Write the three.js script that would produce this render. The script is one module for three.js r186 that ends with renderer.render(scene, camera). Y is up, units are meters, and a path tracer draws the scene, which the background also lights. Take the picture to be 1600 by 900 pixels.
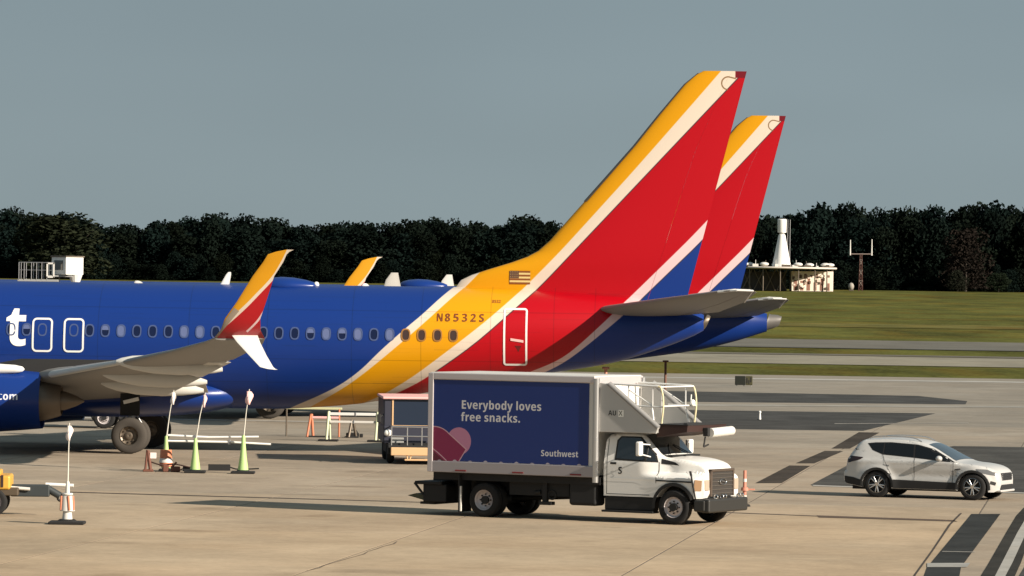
import * as THREE from 'three';
import { RoundedBoxGeometry } from 'three/addons/geometries/RoundedBoxGeometry.js';
import { TessellateModifier } from 'three/addons/modifiers/TessellateModifier.js';
import { mergeGeometries, mergeVertices, toCreasedNormals } from 'three/addons/utils/BufferGeometryUtils.js';

// ---------------------------------------------------------------- camera, sky, sun, exposure
const scene = new THREE.Scene();
const camera = new THREE.PerspectiveCamera(2 * Math.atan(450 / 7517) * 180 / Math.PI, 16 / 9, 1, 6000);
camera.position.set(0, 5.6, 0);
camera.rotation.order = 'YXZ';
camera.rotation.set(-10 / 7517, 0, 0.8 * Math.PI / 180);
scene.add(camera);

{ // thin high overcast: grey blue, a little paler low down, faint streaks of cloud
  const w = 2048, h = 1024, d = new Float32Array(w * h * 4);
  const lo = [0.156, 0.193, 0.203], hi = [0.119, 0.161, 0.187], gr = [0.12, 0.11, 0.09];
  const lat = (cx, cy, seed) => { let s = seed; const g = new Float32Array(cx * cy); for (let i = 0; i < g.length; i++) { s = (Math.imul(s, 1664525) + 1013904223) | 0; g[i] = (s >>> 0) / 4294967296; } return (u, v) => { const x = u * cx, y = v * (cy - 1), i = Math.floor(x), j = Math.min(cy - 2, Math.floor(y)), a = x - i, b = y - j, p = a * a * (3 - 2 * a), q = b * b * (3 - 2 * b), G = (m, n) => g[n * cx + m % cx]; return (G(i, j) * (1 - p) + G(i + 1, j) * p) * (1 - q) + (G(i, j + 1) * (1 - p) + G(i + 1, j + 1) * p) * q - 0.5; }; };
  const c1 = lat(90, 260, 5), c2 = lat(200, 420, 9), c3 = lat(34, 130, 17);
  for (let j = 0; j < h; j++) for (let i = 0; i < w; i++) {
    const el = ((j + 0.5) / h - 0.5) * Math.PI, o = (j * w + i) * 4;
    const t = Math.min(1, Math.max(0, Math.sin(el)) / 0.13), k = el < -0.03, n = k ? 1 : 1 + 0.05 * c1(i / w, j / h) + 0.035 * c2(i / w, j / h) + 0.07 * c3(i / w, j / h);
    for (let c = 0; c < 3; c++) d[o + c] = (k ? gr[c] : lo[c] + (hi[c] - lo[c]) * t) * n;
    d[o + 3] = 1;
  }
  const t = new THREE.DataTexture(d, w, h, THREE.RGBAFormat, THREE.FloatType);
  t.mapping = THREE.EquirectangularReflectionMapping; t.magFilter = THREE.LinearFilter; t.minFilter = THREE.LinearFilter; t.needsUpdate = true;
  scene.background = t; scene.environment = t;
}
const SUN = new THREE.Vector3(0.769, 0.399, 0.4995).normalize();
const sun = new THREE.DirectionalLight(new THREE.Color().setRGB(1, 0.89, 0.75), 4.9);
sun.target.position.set(0, 0, -150); sun.position.copy(SUN).multiplyScalar(400).add(sun.target.position);
sun.castShadow = true; sun.shadow.mapSize.set(4096, 4096);
Object.assign(sun.shadow.camera, { left: -80, right: 80, top: 80, bottom: -80, near: 10, far: 900 });
scene.add(sun, sun.target);
const renderer = new THREE.WebGLRenderer({ antialias: true });
renderer.toneMapping = THREE.LinearToneMapping;
renderer.toneMappingExposure = 1.75;
renderer.shadowMap.enabled = true;

// ---------------------------------------------------------------- helpers
let sd = 7;
const rnd = () => { sd = (sd + 0x6d2b79f5) | 0; let t = Math.imul(sd ^ (sd >>> 15), 1 | sd); t = (t + Math.imul(t ^ (t >>> 7), 61 | t)) ^ t; return ((t ^ (t >>> 14)) >>> 0) / 4294967296; };
const rr = (a, b) => a + (b - a) * rnd();
const V = (x, y, z) => new THREE.Vector3(x, y, z);
const R = Math.PI / 180;
const used = {};
const numbered = (n) => { const k = used[n] = (used[n] ?? -1) + 1; return k ? n + '_' + String(k).padStart(3, '0') : n; };
function thing(name, label, category, [x, y, z] = [0, 0, 0], turn = 0, group) {
  const o = new THREE.Group(); o.name = numbered(name); scene.add(o);
  o.position.set(x, y, z); o.rotation.y = turn; o.userData = { label, category };
  if (group) o.userData.group = group;
  return o;
}
function part(name, geo, m, parent, label) {
  const o = new THREE.Mesh(Array.isArray(geo) ? merge(geo) : geo, m);
  o.name = name; o.castShadow = o.receiveShadow = true; parent.add(o);
  if (label) o.userData.label = label;
  return o;
}
const each = (name, list, m, parent) => list.map((g) => part(name, g, m, parent)); // alike pieces, each its own part
function sub(name, parent) { const g = new THREE.Group(); g.name = name; parent.add(g); return g; }
function struct(name, geo, m, label, category, kind = 'structure') {
  const o = new THREE.Mesh(Array.isArray(geo) ? merge(geo) : geo, m);
  o.name = numbered(name); o.receiveShadow = true; o.castShadow = true; scene.add(o);
  o.userData = { label, category, kind };
  return o;
}
function clean(g) {
  g = g.index ? g.toNonIndexed() : g;
  if (!g.attributes.normal) g.computeVertexNormals();
  if (!g.attributes.uv) g.setAttribute('uv', new THREE.Float32BufferAttribute(new Float32Array(g.attributes.position.count * 2), 2));
  for (const k of Object.keys(g.attributes)) if (!['position', 'normal', 'uv'].includes(k)) g.deleteAttribute(k);
  return g;
}
const merge = (list) => mergeGeometries(list.flat(9).map(clean));
const box = (x0, x1, y0, y1, z0, z1) => new THREE.BoxGeometry(x1 - x0, y1 - y0, z1 - z0).translate((x0 + x1) / 2, (y0 + y1) / 2, (z0 + z1) / 2);
const rbox = (x0, x1, y0, y1, z0, z1, r = 0.02, s = 2) => new RoundedBoxGeometry(x1 - x0, y1 - y0, z1 - z0, s, r).translate((x0 + x1) / 2, (y0 + y1) / 2, (z0 + z1) / 2);
const cyl = (r0, r1, h, n = 16) => new THREE.CylinderGeometry(r0, r1, h, n);
function bar(a, b, r = 0.02, n = 8, r2 = r) {
  const p = V(...a), q = V(...b), d = q.clone().sub(p), l = d.length();
  return new THREE.CylinderGeometry(r2, r, l, n).applyQuaternion(new THREE.Quaternion().setFromUnitVectors(V(0, 1, 0), d.normalize())).translate((p.x + q.x) / 2, (p.y + q.y) / 2, (p.z + q.z) / 2);
}
const tube = (pts, r, n = 8) => new THREE.TubeGeometry(new THREE.CatmullRomCurve3(pts.map((p) => V(...p))), pts.length * 6, r, n);
function rings(list, closed = true, caps = true) { // lofted skin through rings of equal count
  const n = list[0].length, pos = [], idx = [];
  for (const r of list) for (const p of r) pos.push(...p);
  for (let i = 0; i + 1 < list.length; i++) for (let j = 0; j < (closed ? n : n - 1); j++) {
    const a = i * n + j, b = i * n + (j + 1) % n, c = a + n, d = b + n;
    idx.push(a, b, d, a, d, c);
  }
  if (caps) for (const [k, s] of [[0, 1], [list.length - 1, -1]]) {
    const c = pos.length / 3, r = list[k];
    pos.push(...[0, 1, 2].map((a) => r.reduce((t, p) => t + p[a], 0) / n));
    for (let j = 0; j < n; j++) { const a = k * n + j, b = k * n + (j + 1) % n; s > 0 ? idx.push(c, b, a) : idx.push(c, a, b); }
  }
  const g = new THREE.BufferGeometry();
  g.setAttribute('position', new THREE.Float32BufferAttribute(pos, 3)); g.setIndex(idx);
  return g;
}
// outward facing, creased normals
function finish(g, crease = 0.7) {
  g.deleteAttribute('uv'); g.deleteAttribute('normal');
  return toCreasedNormals(mergeVertices(g, 1e-4), crease);
}
function planar(g, x0, x1, y0, y1) {
  const p = g.attributes.position, u = new Float32Array(p.count * 2);
  for (let i = 0; i < p.count; i++) { u[2 * i] = (p.getX(i) - x0) / (x1 - x0); u[2 * i + 1] = (p.getY(i) - y0) / (y1 - y0); }
  g.setAttribute('uv', new THREE.BufferAttribute(u, 2)); return g;
}
const poly = (pts, hole) => { const s = new THREE.Shape(pts.map((p) => new THREE.Vector2(...p))); if (hole) s.holes.push(new THREE.Path(hole.map((p) => new THREE.Vector2(...p)))); return s; };
function patch(pts, zf, edge = 0.15, hole, uvbox) { // a flat outline laid onto the surface z = zf(x, y)
  let g = new THREE.ShapeGeometry(poly(pts, hole)).toNonIndexed();
  g.deleteAttribute('uv'); g.deleteAttribute('normal');
  g = new TessellateModifier(edge, 9).modify(g);
  const p = g.attributes.position;
  for (let i = 0; i < p.count; i++) p.setZ(i, zf(p.getX(i), p.getY(i)));
  g = mergeVertices(g, 1e-4); g.computeVertexNormals(); g = g.toNonIndexed();
  if (uvbox) planar(g, ...uvbox);
  return g;
}
function mirror(g) { // to the other side, z -> -z
  g = clean(g.clone()); const p = g.attributes.position, m = g.attributes.normal, u = g.attributes.uv;
  for (let i = 0; i < p.count; i++) { p.setZ(i, -p.getZ(i)); m.setZ(i, -m.getZ(i)); }
  for (const a of [p, m, u]) for (let i = 0; i < p.count; i += 3) for (let k = 0; k < a.itemSize; k++) {
    const t = a.array[(i + 1) * a.itemSize + k]; a.array[(i + 1) * a.itemSize + k] = a.array[(i + 2) * a.itemSize + k]; a.array[(i + 2) * a.itemSize + k] = t;
  }
  return g;
}
const rrect = (x0, x1, y0, y1, r, n = 5) => {
  const o = [];
  for (const [cx, cy, a] of [[x1 - r, y1 - r, 0], [x0 + r, y1 - r, 90], [x0 + r, y0 + r, 180], [x1 - r, y0 + r, 270]])
    for (let i = 0; i <= n; i++) o.push([cx + r * Math.cos((a + 90 * i / n) * R), cy + r * Math.sin((a + 90 * i / n) * R)]);
  return o;
};
function interp(T, x, k) { // smooth table lookup
  if (x <= T[0][0]) return T[0][k];
  const n = T.length; if (x >= T[n - 1][0]) return T[n - 1][k];
  let i = 0; while (T[i + 1][0] < x) i++;
  const h = T[i + 1][0] - T[i][0], t = (x - T[i][0]) / h, s = (T[i + 1][k] - T[i][k]) / h;
  const sl = (j) => j <= 0 || j >= n - 1 ? s : (() => { const a = (T[j][k] - T[j - 1][k]) / (T[j][0] - T[j - 1][0]), b = (T[j + 1][k] - T[j][k]) / (T[j + 1][0] - T[j][0]); return a * b <= 0 ? 0 : 2 * a * b / (a + b); })();
  const m0 = sl(i), m1 = sl(i + 1);
  return (2 * t ** 3 - 3 * t * t + 1) * T[i][k] + (t ** 3 - 2 * t * t + t) * h * m0 + (3 * t * t - 2 * t ** 3) * T[i + 1][k] + (t ** 3 - t * t) * h * m1;
}
const smooth = (a, b, x) => { const t = Math.min(1, Math.max(0, (x - a) / (b - a))); return t * t * (3 - 2 * t); };

// materials: linear base colours
const lin = (r, g, b) => new THREE.Color().setRGB(r, g, b);
const css = (r, g, b) => '#' + lin(r, g, b).getHexString();
const mat = (c, rough = 0.6, metal = 0, x = {}) => new THREE.MeshStandardMaterial({ color: lin(...c), roughness: rough, metalness: metal, ...x });
const paint = (c, rough = 0.35, x = {}) => new THREE.MeshPhysicalMaterial({ color: lin(...c), roughness: rough, clearcoat: 0.2, clearcoatRoughness: 0.2, specularIntensity: 0.6, ...x });
const BLUE = [0.0055, 0.030, 0.178], YEL = [0.62, 0.275, 0.002], RED = [0.37, 0.0005, 0.006], PEACH = [0.64, 0.54, 0.44], PINK = [0.64, 0.46, 0.47];
const M = {
  blue: paint(BLUE), white: paint([0.75, 0.74, 0.71]), offwhite: mat([0.62, 0.6, 0.56], 0.5), wing: mat([0.27, 0.26, 0.245], 0.5, 0.1), tailplane: mat([0.2, 0.195, 0.185], 0.5, 0.1), wingLight: mat([0.6, 0.59, 0.55], 0.5),
  alu: mat([0.62, 0.61, 0.6], 0.3, 0.9), steel: mat([0.35, 0.35, 0.36], 0.45, 0.8), dark: mat([0.012, 0.012, 0.0125], 0.75), black: mat([0.006, 0.006, 0.0065], 0.7), rubber: mat([0.01, 0.0095, 0.0095], 0.9),
  glass: new THREE.MeshPhysicalMaterial({ color: lin(0.012, 0.015, 0.018), roughness: 0.06, clearcoat: 1, clearcoatRoughness: 0.03 }),
  ring: mat([0.065, 0.095, 0.22], 0.4, 0.2), ringDark: mat([0.3, 0.14, 0.03], 0.5), shade: mat([0.09, 0.12, 0.25], 0.6), pane: mat([0.004, 0.009, 0.04], 0.25), tint: mat([0.004, 0.0045, 0.005], 0.22), red: paint(RED), yellow: paint(YEL), grey: mat([0.3, 0.3, 0.29], 0.5),
  trim: mat([0.55, 0.5, 0.5], 0.4, 0.3), brown: mat([0.03, 0.011, 0.008], 0.7), burnt: mat([0.16, 0.13, 0.1], 0.45, 0.6), lime: mat([0.4, 0.58, 0.22], 0.55), orange: mat([0.55, 0.19, 0.1], 0.6), pink: mat([0.75, 0.42, 0.4], 0.7),
  lamp: mat([0.85, 0.83, 0.78], 0.25), tan: mat([0.6, 0.38, 0.2], 0.6), chrome: mat([0.75, 0.75, 0.75], 0.15, 1), tail: paint([0.12, 0.01, 0.01]), silver: paint([0.53, 0.52, 0.5], 0.3, { metalness: 0.12 }),
};

// seeded value noise in DataTextures
function noiseTex(n, f, repeat = 1, srgb = false) {
  const d = new Uint8Array(n * n * 4);
  for (let j = 0; j < n; j++) for (let i = 0; i < n; i++) { const c = f(i / n, j / n), o = (j * n + i) * 4; for (let k = 0; k < 3; k++) d[o + k] = Math.max(0, Math.min(255, (Array.isArray(c) ? c[k] : c) * 255)); d[o + 3] = 255; }
  const t = new THREE.DataTexture(d, n, n); t.wrapS = t.wrapT = THREE.RepeatWrapping; t.magFilter = THREE.LinearFilter; t.minFilter = THREE.LinearMipmapLinearFilter; t.generateMipmaps = true;
  if (srgb) t.colorSpace = THREE.SRGBColorSpace; t.repeat.set(repeat, repeat); t.needsUpdate = true; return t;
}
function tileNoise(cells, seed) { // smooth periodic noise with its own lattice
  let s = seed * 7919 + 13; const g = new Float32Array(cells * cells);
  for (let i = 0; i < g.length; i++) { s = (Math.imul(s, 1664525) + 1013904223) | 0; g[i] = (s >>> 0) / 4294967296; }
  return (u, v) => { const x = u * cells, y = v * cells, i = Math.floor(x), j = Math.floor(y), a = x - i, b = y - j, p = a * a * (3 - 2 * a), q = b * b * (3 - 2 * b), G = (m, n) => g[((n % cells + cells) % cells) * cells + (m % cells + cells) % cells]; return (G(i, j) * (1 - p) + G(i + 1, j) * p) * (1 - q) + (G(i, j + 1) * (1 - p) + G(i + 1, j + 1) * p) * q; };
}
const N4 = tileNoise(4, 1), N9 = tileNoise(9, 2), N23 = tileNoise(23, 3), N61 = tileNoise(61, 4), N150 = tileNoise(150, 5), N400 = tileNoise(400, 6);
const concreteTex = noiseTex(1024, (u, v) => {
  const t = 0.80 + 0.13 * (N4(u, v) - 0.5) + 0.15 * (N9(u, v) - 0.5) + 0.12 * (N23(u + 0.3, v) - 0.5) + 0.08 * (N61(u, v) - 0.5) + 0.08 * (N150(u, v) - 0.5) + 0.10 * (N400(u, v) - 0.5);
  const st = Math.max(0, N23(u, v + 0.4) * N9(u + 0.2, v) - 0.55) * 0.7, w = 0.03 * (N9(v, u) - 0.5);
  return [t - st + w, t - st * 1.05, t - st * 1.1 - w];
});
const grassTex = noiseTex(1024, (u, v) => {
  const t = 0.62 + 0.35 * (N9(u, v) - 0.5) + 0.25 * (N23(u, v) - 0.5) + 0.2 * (N61(u, v) - 0.5) + 0.3 * (N400(u, v) - 0.5), d = Math.max(0, N23(u + 0.5, v + 0.1) - 0.5) * 0.5;
  return [t + d, t + 0.25 * d, t - 0.2 * d];
});
const world = (t, rx, ry = rx) => { const c = t.clone(); c.repeat.set(rx, ry); c.needsUpdate = true; return c; };
const conc = (c, metres = 24) => new THREE.MeshPhysicalMaterial({ color: lin(...c), map: world(concreteTex, 1 / metres), roughness: 0.95, specularIntensity: 0.15 });

// ---------------------------------------------------------------- ground
const TERR = (z) => 0.0063 * Math.max(0, Math.min(1060, -z) - 288); // rises gently beyond the apron
function sheet(pts, y, m = 1) { // horizontal polygon, uv in metres
  const g = new THREE.ShapeGeometry(new THREE.Shape(pts.map(([x, z]) => new THREE.Vector2(x, -z)))).rotateX(-Math.PI / 2).translate(0, y, 0);
  const p = g.attributes.position, u = new Float32Array(p.count * 2);
  for (let i = 0; i < p.count; i++) { u[2 * i] = p.getX(i); u[2 * i + 1] = p.getZ(i); }
  g.setAttribute('uv', new THREE.BufferAttribute(u, 2)); return g;
}
function slope(rows, x0, x1, lift, skew = 0) { // a sheet that follows the rising terrain
  const pos = [], uv = [], idx = [], nx = 24;
  rows.forEach((z) => { for (let i = 0; i <= nx; i++) { const x = x0 + (x1 - x0) * i / nx, zz = z + skew * x; pos.push(x, TERR(zz) + lift, zz); uv.push(x, zz); } });
  for (let r = 0; r + 1 < rows.length; r++) for (let i = 0; i < nx; i++) { const a = r * (nx + 1) + i, b = a + 1, c = a + nx + 1, d = c + 1; idx.push(a, b, d, a, d, c); }
  const g = new THREE.BufferGeometry(); g.setAttribute('position', new THREE.Float32BufferAttribute(pos, 3)); g.setAttribute('uv', new THREE.Float32BufferAttribute(uv, 2)); g.setIndex(idx); g.computeVertexNormals(); return g;
}
{
  const rows = [60, -288]; for (let z = -300; z >= -1100; z -= 20) rows.push(z); rows.push(-1400, -2600);
  struct('grass_field', slope(rows, -1500, 1500, -0.09), new THREE.MeshPhysicalMaterial({ color: lin(0.14, 0.142, 0.037), map: world(grassTex, 1 / 90, 1 / 260), roughness: 1, specularIntensity: 0.05 }), 'olive green airfield grass rising to the foot of the wood', 'grass');
  const edge = (z) => z - 0.02 * 0;
  // lighter dry bands across the grass, then taxiway strips
  struct('grass_band', slope([-505, -534], -700, 700, -0.05, 0.02), new THREE.MeshPhysicalMaterial({ color: lin(0.18, 0.168, 0.055), map: world(grassTex, 1 / 60, 1 / 60), roughness: 1, specularIntensity: 0.05 }), 'pale dry strip of grass beyond the far taxiway', 'grass');
  struct('far_taxiway', slope([-394, -410, -431], -700, 700, -0.05, 0.11), conc([0.18, 0.17, 0.145], 40), 'grey taxiway strip between the two bands of grass', 'taxiway');
  struct('near_taxiway', slope([-333, -350, -362], -700, 700, -0.05, 0.11), conc([0.3, 0.275, 0.215], 40), 'pale taxiway strip closest behind the apron edge grass', 'taxiway');
  struct('taxiway_centre_line', slope([-363.5, -369], -700, 700, -0.05, 0.11), conc([0.165, 0.15, 0.12], 40), 'thin darker shoulder along the pale taxiway', 'taxiway shoulder');
  struct('taxiway_shoulder', slope([-391, -394], -700, 700, -0.045, 0.11), mat([0.045, 0.042, 0.03], 0.95), 'dark drainage edge along the grey far taxiway', 'taxiway shoulder');
}
// apron: slabs laid on a base, joints left open between them
const AY = -7.2 * R, ca = Math.cos(AY), sa = Math.sin(AY);
const apron = new THREE.Group(); apron.name = 'apron'; apron.rotation.y = AY; scene.add(apron);
apron.userData = { label: 'tan and grey concrete apron of large square slabs', category: 'apron', kind: 'structure' };
part('joint_sealant', sheet([[-160, 10], [160, 10], [160, -300], [-160, -300]], -0.005), mat([0.12, 0.095, 0.072], 0.95), apron);
{
  const S = 6, tones = [];
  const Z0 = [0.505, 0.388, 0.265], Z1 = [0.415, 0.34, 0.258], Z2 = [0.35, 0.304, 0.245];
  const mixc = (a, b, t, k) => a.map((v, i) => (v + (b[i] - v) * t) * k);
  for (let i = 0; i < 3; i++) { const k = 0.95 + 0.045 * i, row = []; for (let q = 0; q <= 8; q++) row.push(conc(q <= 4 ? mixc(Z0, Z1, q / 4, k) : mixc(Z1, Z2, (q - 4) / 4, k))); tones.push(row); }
  // one joint of the photograph passes through (-3.66, -93.72); slabs share that grid
  const toL = (x, z) => [ca * x - sa * z, sa * x + ca * z];
  const [gx, gz] = toL(-3.62, -94.1);
  const x0 = gx - 6 * S, z0 = gz + 3 * S;
  let n = 0;
  for (let r = 0; r < 20; r++) for (let c = -2; c < 18; c++) {
    const lx = x0 + c * S, lz = z0 - r * S;              // slab spans lx..lx+S, lz-S..lz
    const cx = lx + S / 2, cz = lz - S / 2, wx = ca * cx + sa * cz, wz = -sa * cx + ca * cz;
    const D = -wz; if (Math.abs(wx) > 0.1065 * D + 5) continue;
    const g = new THREE.BoxGeometry(S - 0.045, 0.045, S - 0.045).translate(cx, -0.0225 + rr(-0.001, 0), cz).toNonIndexed();
    const p = g.attributes.position, u = g.attributes.uv; for (let i = 0; i < p.count; i++) u.setXY(i, p.getX(i), p.getZ(i));
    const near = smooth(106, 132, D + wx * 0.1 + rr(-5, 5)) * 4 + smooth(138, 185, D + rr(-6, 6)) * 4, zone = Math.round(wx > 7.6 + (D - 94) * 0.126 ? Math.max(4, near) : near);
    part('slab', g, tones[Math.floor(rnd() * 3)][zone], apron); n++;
  }
  const zEnd = z0 - 20 * S;
  part('slab', sheet([[-160, zEnd], [160, zEnd], [160, -300], [-160, -300]], -0.002), conc([0.31, 0.277, 0.23], 40), apron).userData.kind = 'stuff';
  // outside the photograph the concrete simply goes on
  part('slab', [sheet([[-160, 10], [160, 10], [160, z0 + 0.0], [-160, z0 + 0.0]], -0.002)], tones[1][0], apron).userData.kind = 'stuff';
  console.log('slabs', n);
}
const asphaltTex = noiseTex(512, (u, v) => 0.8 + 0.3 * (N23(u, v) - 0.5) + 0.25 * (N150(u, v) - 0.5) + 0.35 * (N9(u, v) - 0.5));
const asph = (c) => new THREE.MeshPhysicalMaterial({ color: lin(...c), map: world(asphaltTex, 1 / 14), roughness: 0.95, specularIntensity: 0.2 });
const A1 = asph([0.072, 0.071, 0.068]), A2 = asph([0.04, 0.042, 0.041]), A3 = asph([0.066, 0.055, 0.045]), WL = conc([0.46, 0.44, 0.4], 12);
struct('asphalt_patch', sheet([[3.2, -186.5], [13.7, -186.6], [18.9, -213.9], [4.5, -213.9]], 0.004), A1, 'dark asphalt panel on the apron behind the truck platform', 'asphalt');
struct('asphalt_patch', sheet([[4.5, -228], [21.9, -231.5], [22.6, -238], [21, -248], [5.5, -252]], 0.004), A1, 'farther dark asphalt panel beyond the pale concrete strip', 'asphalt');
struct('asphalt_patch', sheet([[8.46, -135.2], [10.9, -152.8], [13.2, -161], [15.7, -170.2], [40, -169.2], [40, -120.5], [14.2, -132.2]], 0.004), asph([0.082, 0.08, 0.074]), 'broad grey asphalt under and beyond the parked suv', 'asphalt');
struct('asphalt_patch', sheet([[6.95, -135.9], [7.72, -136.2], [9.35, -149.5], [8.7, -149.6]], 0.005), A3, 'nearest of the three dark asphalt blocks left of the suv', 'asphalt');
struct('asphalt_patch', sheet([[9.01, -151.5], [9.61, -151.7], [11.33, -163.3], [10.7, -163.4]], 0.005), A3, 'middle of the three dark asphalt blocks left of the suv', 'asphalt');
struct('asphalt_patch', sheet([[11.08, -165.7], [11.74, -166], [14.18, -184.6], [13.4, -184.8]], 0.005), A3, 'farthest of the three dark asphalt blocks left of the suv', 'asphalt');
struct('asphalt_patch', sheet([[11.46, -119.2], [12.2, -119.4], [9.28, -97.9], [8.58, -97.7]], 0.005), A2, 'long black asphalt strip at the lower right corner', 'asphalt');
struct('asphalt_patch', sheet([[8.45, -96.9], [9.15, -97.1], [8.2, -88], [7.5, -88]], 0.005), A2, 'short black asphalt block at the bottom edge of the photo', 'asphalt');
struct('asphalt_patch', sheet([[13.18, -123.1], [13.9, -123.1], [11.2, -104], [10.46, -98.15], [9.88, -93.75], [9.2, -88], [8.5, -88], [9.2, -93.6], [9.79, -98], [11.42, -110.4], [12.51, -118.6]], 0.005), asph([0.042, 0.04, 0.035]), 'dark tarred border round the white line at right edge', 'asphalt');
struct('asphalt_patch', sheet([[10.5, -97.6], [13.5, -119], [15, -112], [11.5, -88], [9.35, -88], [9.95, -93.7]], 0.004), A1, 'grey asphalt in the bottom right corner outside the white line', 'asphalt');
struct('painted_line', sheet([[12.7, -118], [13.0, -118], [11.75, -109.4], [10.28, -98.1], [9.69, -93.7], [9.0, -88], [8.8, -88], [9.49, -93.7], [10.06, -98.05], [11.69, -110.5]], 0.009), WL, 'broad white painted line at the lower right edge', 'painted line');
struct('painted_line', sheet([[8.5, -135.15], [14.1, -132.05], [40, -119.4], [40, -118.6], [14.1, -131.4], [8.5, -134.4]], 0.009), WL, 'white painted line running under the suv', 'painted line');
struct('painted_line', sheet([[9.2, -102.1], [9.9, -102.0], [9.9, -101.85], [9.2, -101.95]], 0.009), WL, 'thin white stripe across the black asphalt strip', 'painted line');
struct('painted_line', sheet([[4.6, -223], [24.5, -229], [60, -240], [60, -237], [24.5, -226.4], [4.6, -220]], 0.008), conc([0.36, 0.34, 0.3], 12), 'pale stripe between the two dark asphalt panels', 'painted line');
struct('painted_line', sheet([[-60, -288], [60, -290], [60, -286.5], [-60, -284.5]], 0.008), WL, 'white edge line where the apron meets the grass', 'painted line');
struct('painted_line', sheet([[13.2, -196], [19, -199.5], [19, -199], [13.2, -195.5]], 0.009), WL, 'short white stripe beyond the suv roof', 'painted line');
struct('painted_line', sheet([[-18, -190.5], [-6.5, -189], [-6.5, -187.6], [-18, -189.1]], 0.009), WL, 'white stripe on the ground under the rear airliner', 'painted line');
struct('painted_line', sheet([[8.5, -97.6], [9.4, -97.85], [9.2, -96.4], [8.38, -96.2]], 0.01), conc([0.4, 0.39, 0.36], 12), 'pale stripe between the two black asphalt panels at lower right', 'painted line');
const seal = mat([0.035, 0.022, 0.014], 0.9);
struct('tar_seam', sheet([[7.5, -117.3], [10.7, -115.95], [10.75, -115.2], [7.5, -116.3]], 0.006), mat([0.075, 0.045, 0.026], 0.9), 'thick brown tar seam in front of the suv', 'tar seam');
struct('tar_seam', sheet([[5.3, -118.3], [7.5, -117.1], [7.5, -116.85], [5.3, -118.05]], 0.006), seal, 'thin dark tar seam leading to the truck bumper', 'tar seam');
struct('tar_seam', sheet([[-11.4, -124.5], [-1.9, -121.4], [-1.9, -121.1], [-11.4, -124.1]], 0.006), seal, 'long dark tar seam behind the front cone', 'tar seam');
struct('tar_seam', sheet([[11.21, -119.5], [11.26, -119.5], [10.44, -113.6], [9.0, -102], [7.95, -93.7], [7.3, -88], [7.25, -88], [7.91, -93.7], [8.96, -102], [10.39, -113.6]], 0.006), seal, 'dark tar seam beside the black asphalt strip', 'tar seam');
{ // a wandering crack
  const a = [], b = []; let x = -3.85, z = -92.2;
  for (let i = 0; i < 12; i++) { const w = (i % 4 === 3 ? 0.004 : 0.01) + 0.012 * rnd(); a.push([x - w, z]); b.unshift([x + w, z]); x += 0.11 + rr(-0.09, 0.09); z -= 0.98; }
  struct('pavement_crack', sheet([...a, ...b], 0.005), mat([0.11, 0.08, 0.055], 0.95), 'wandering crack in the concrete at bottom centre', 'crack');
}
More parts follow.
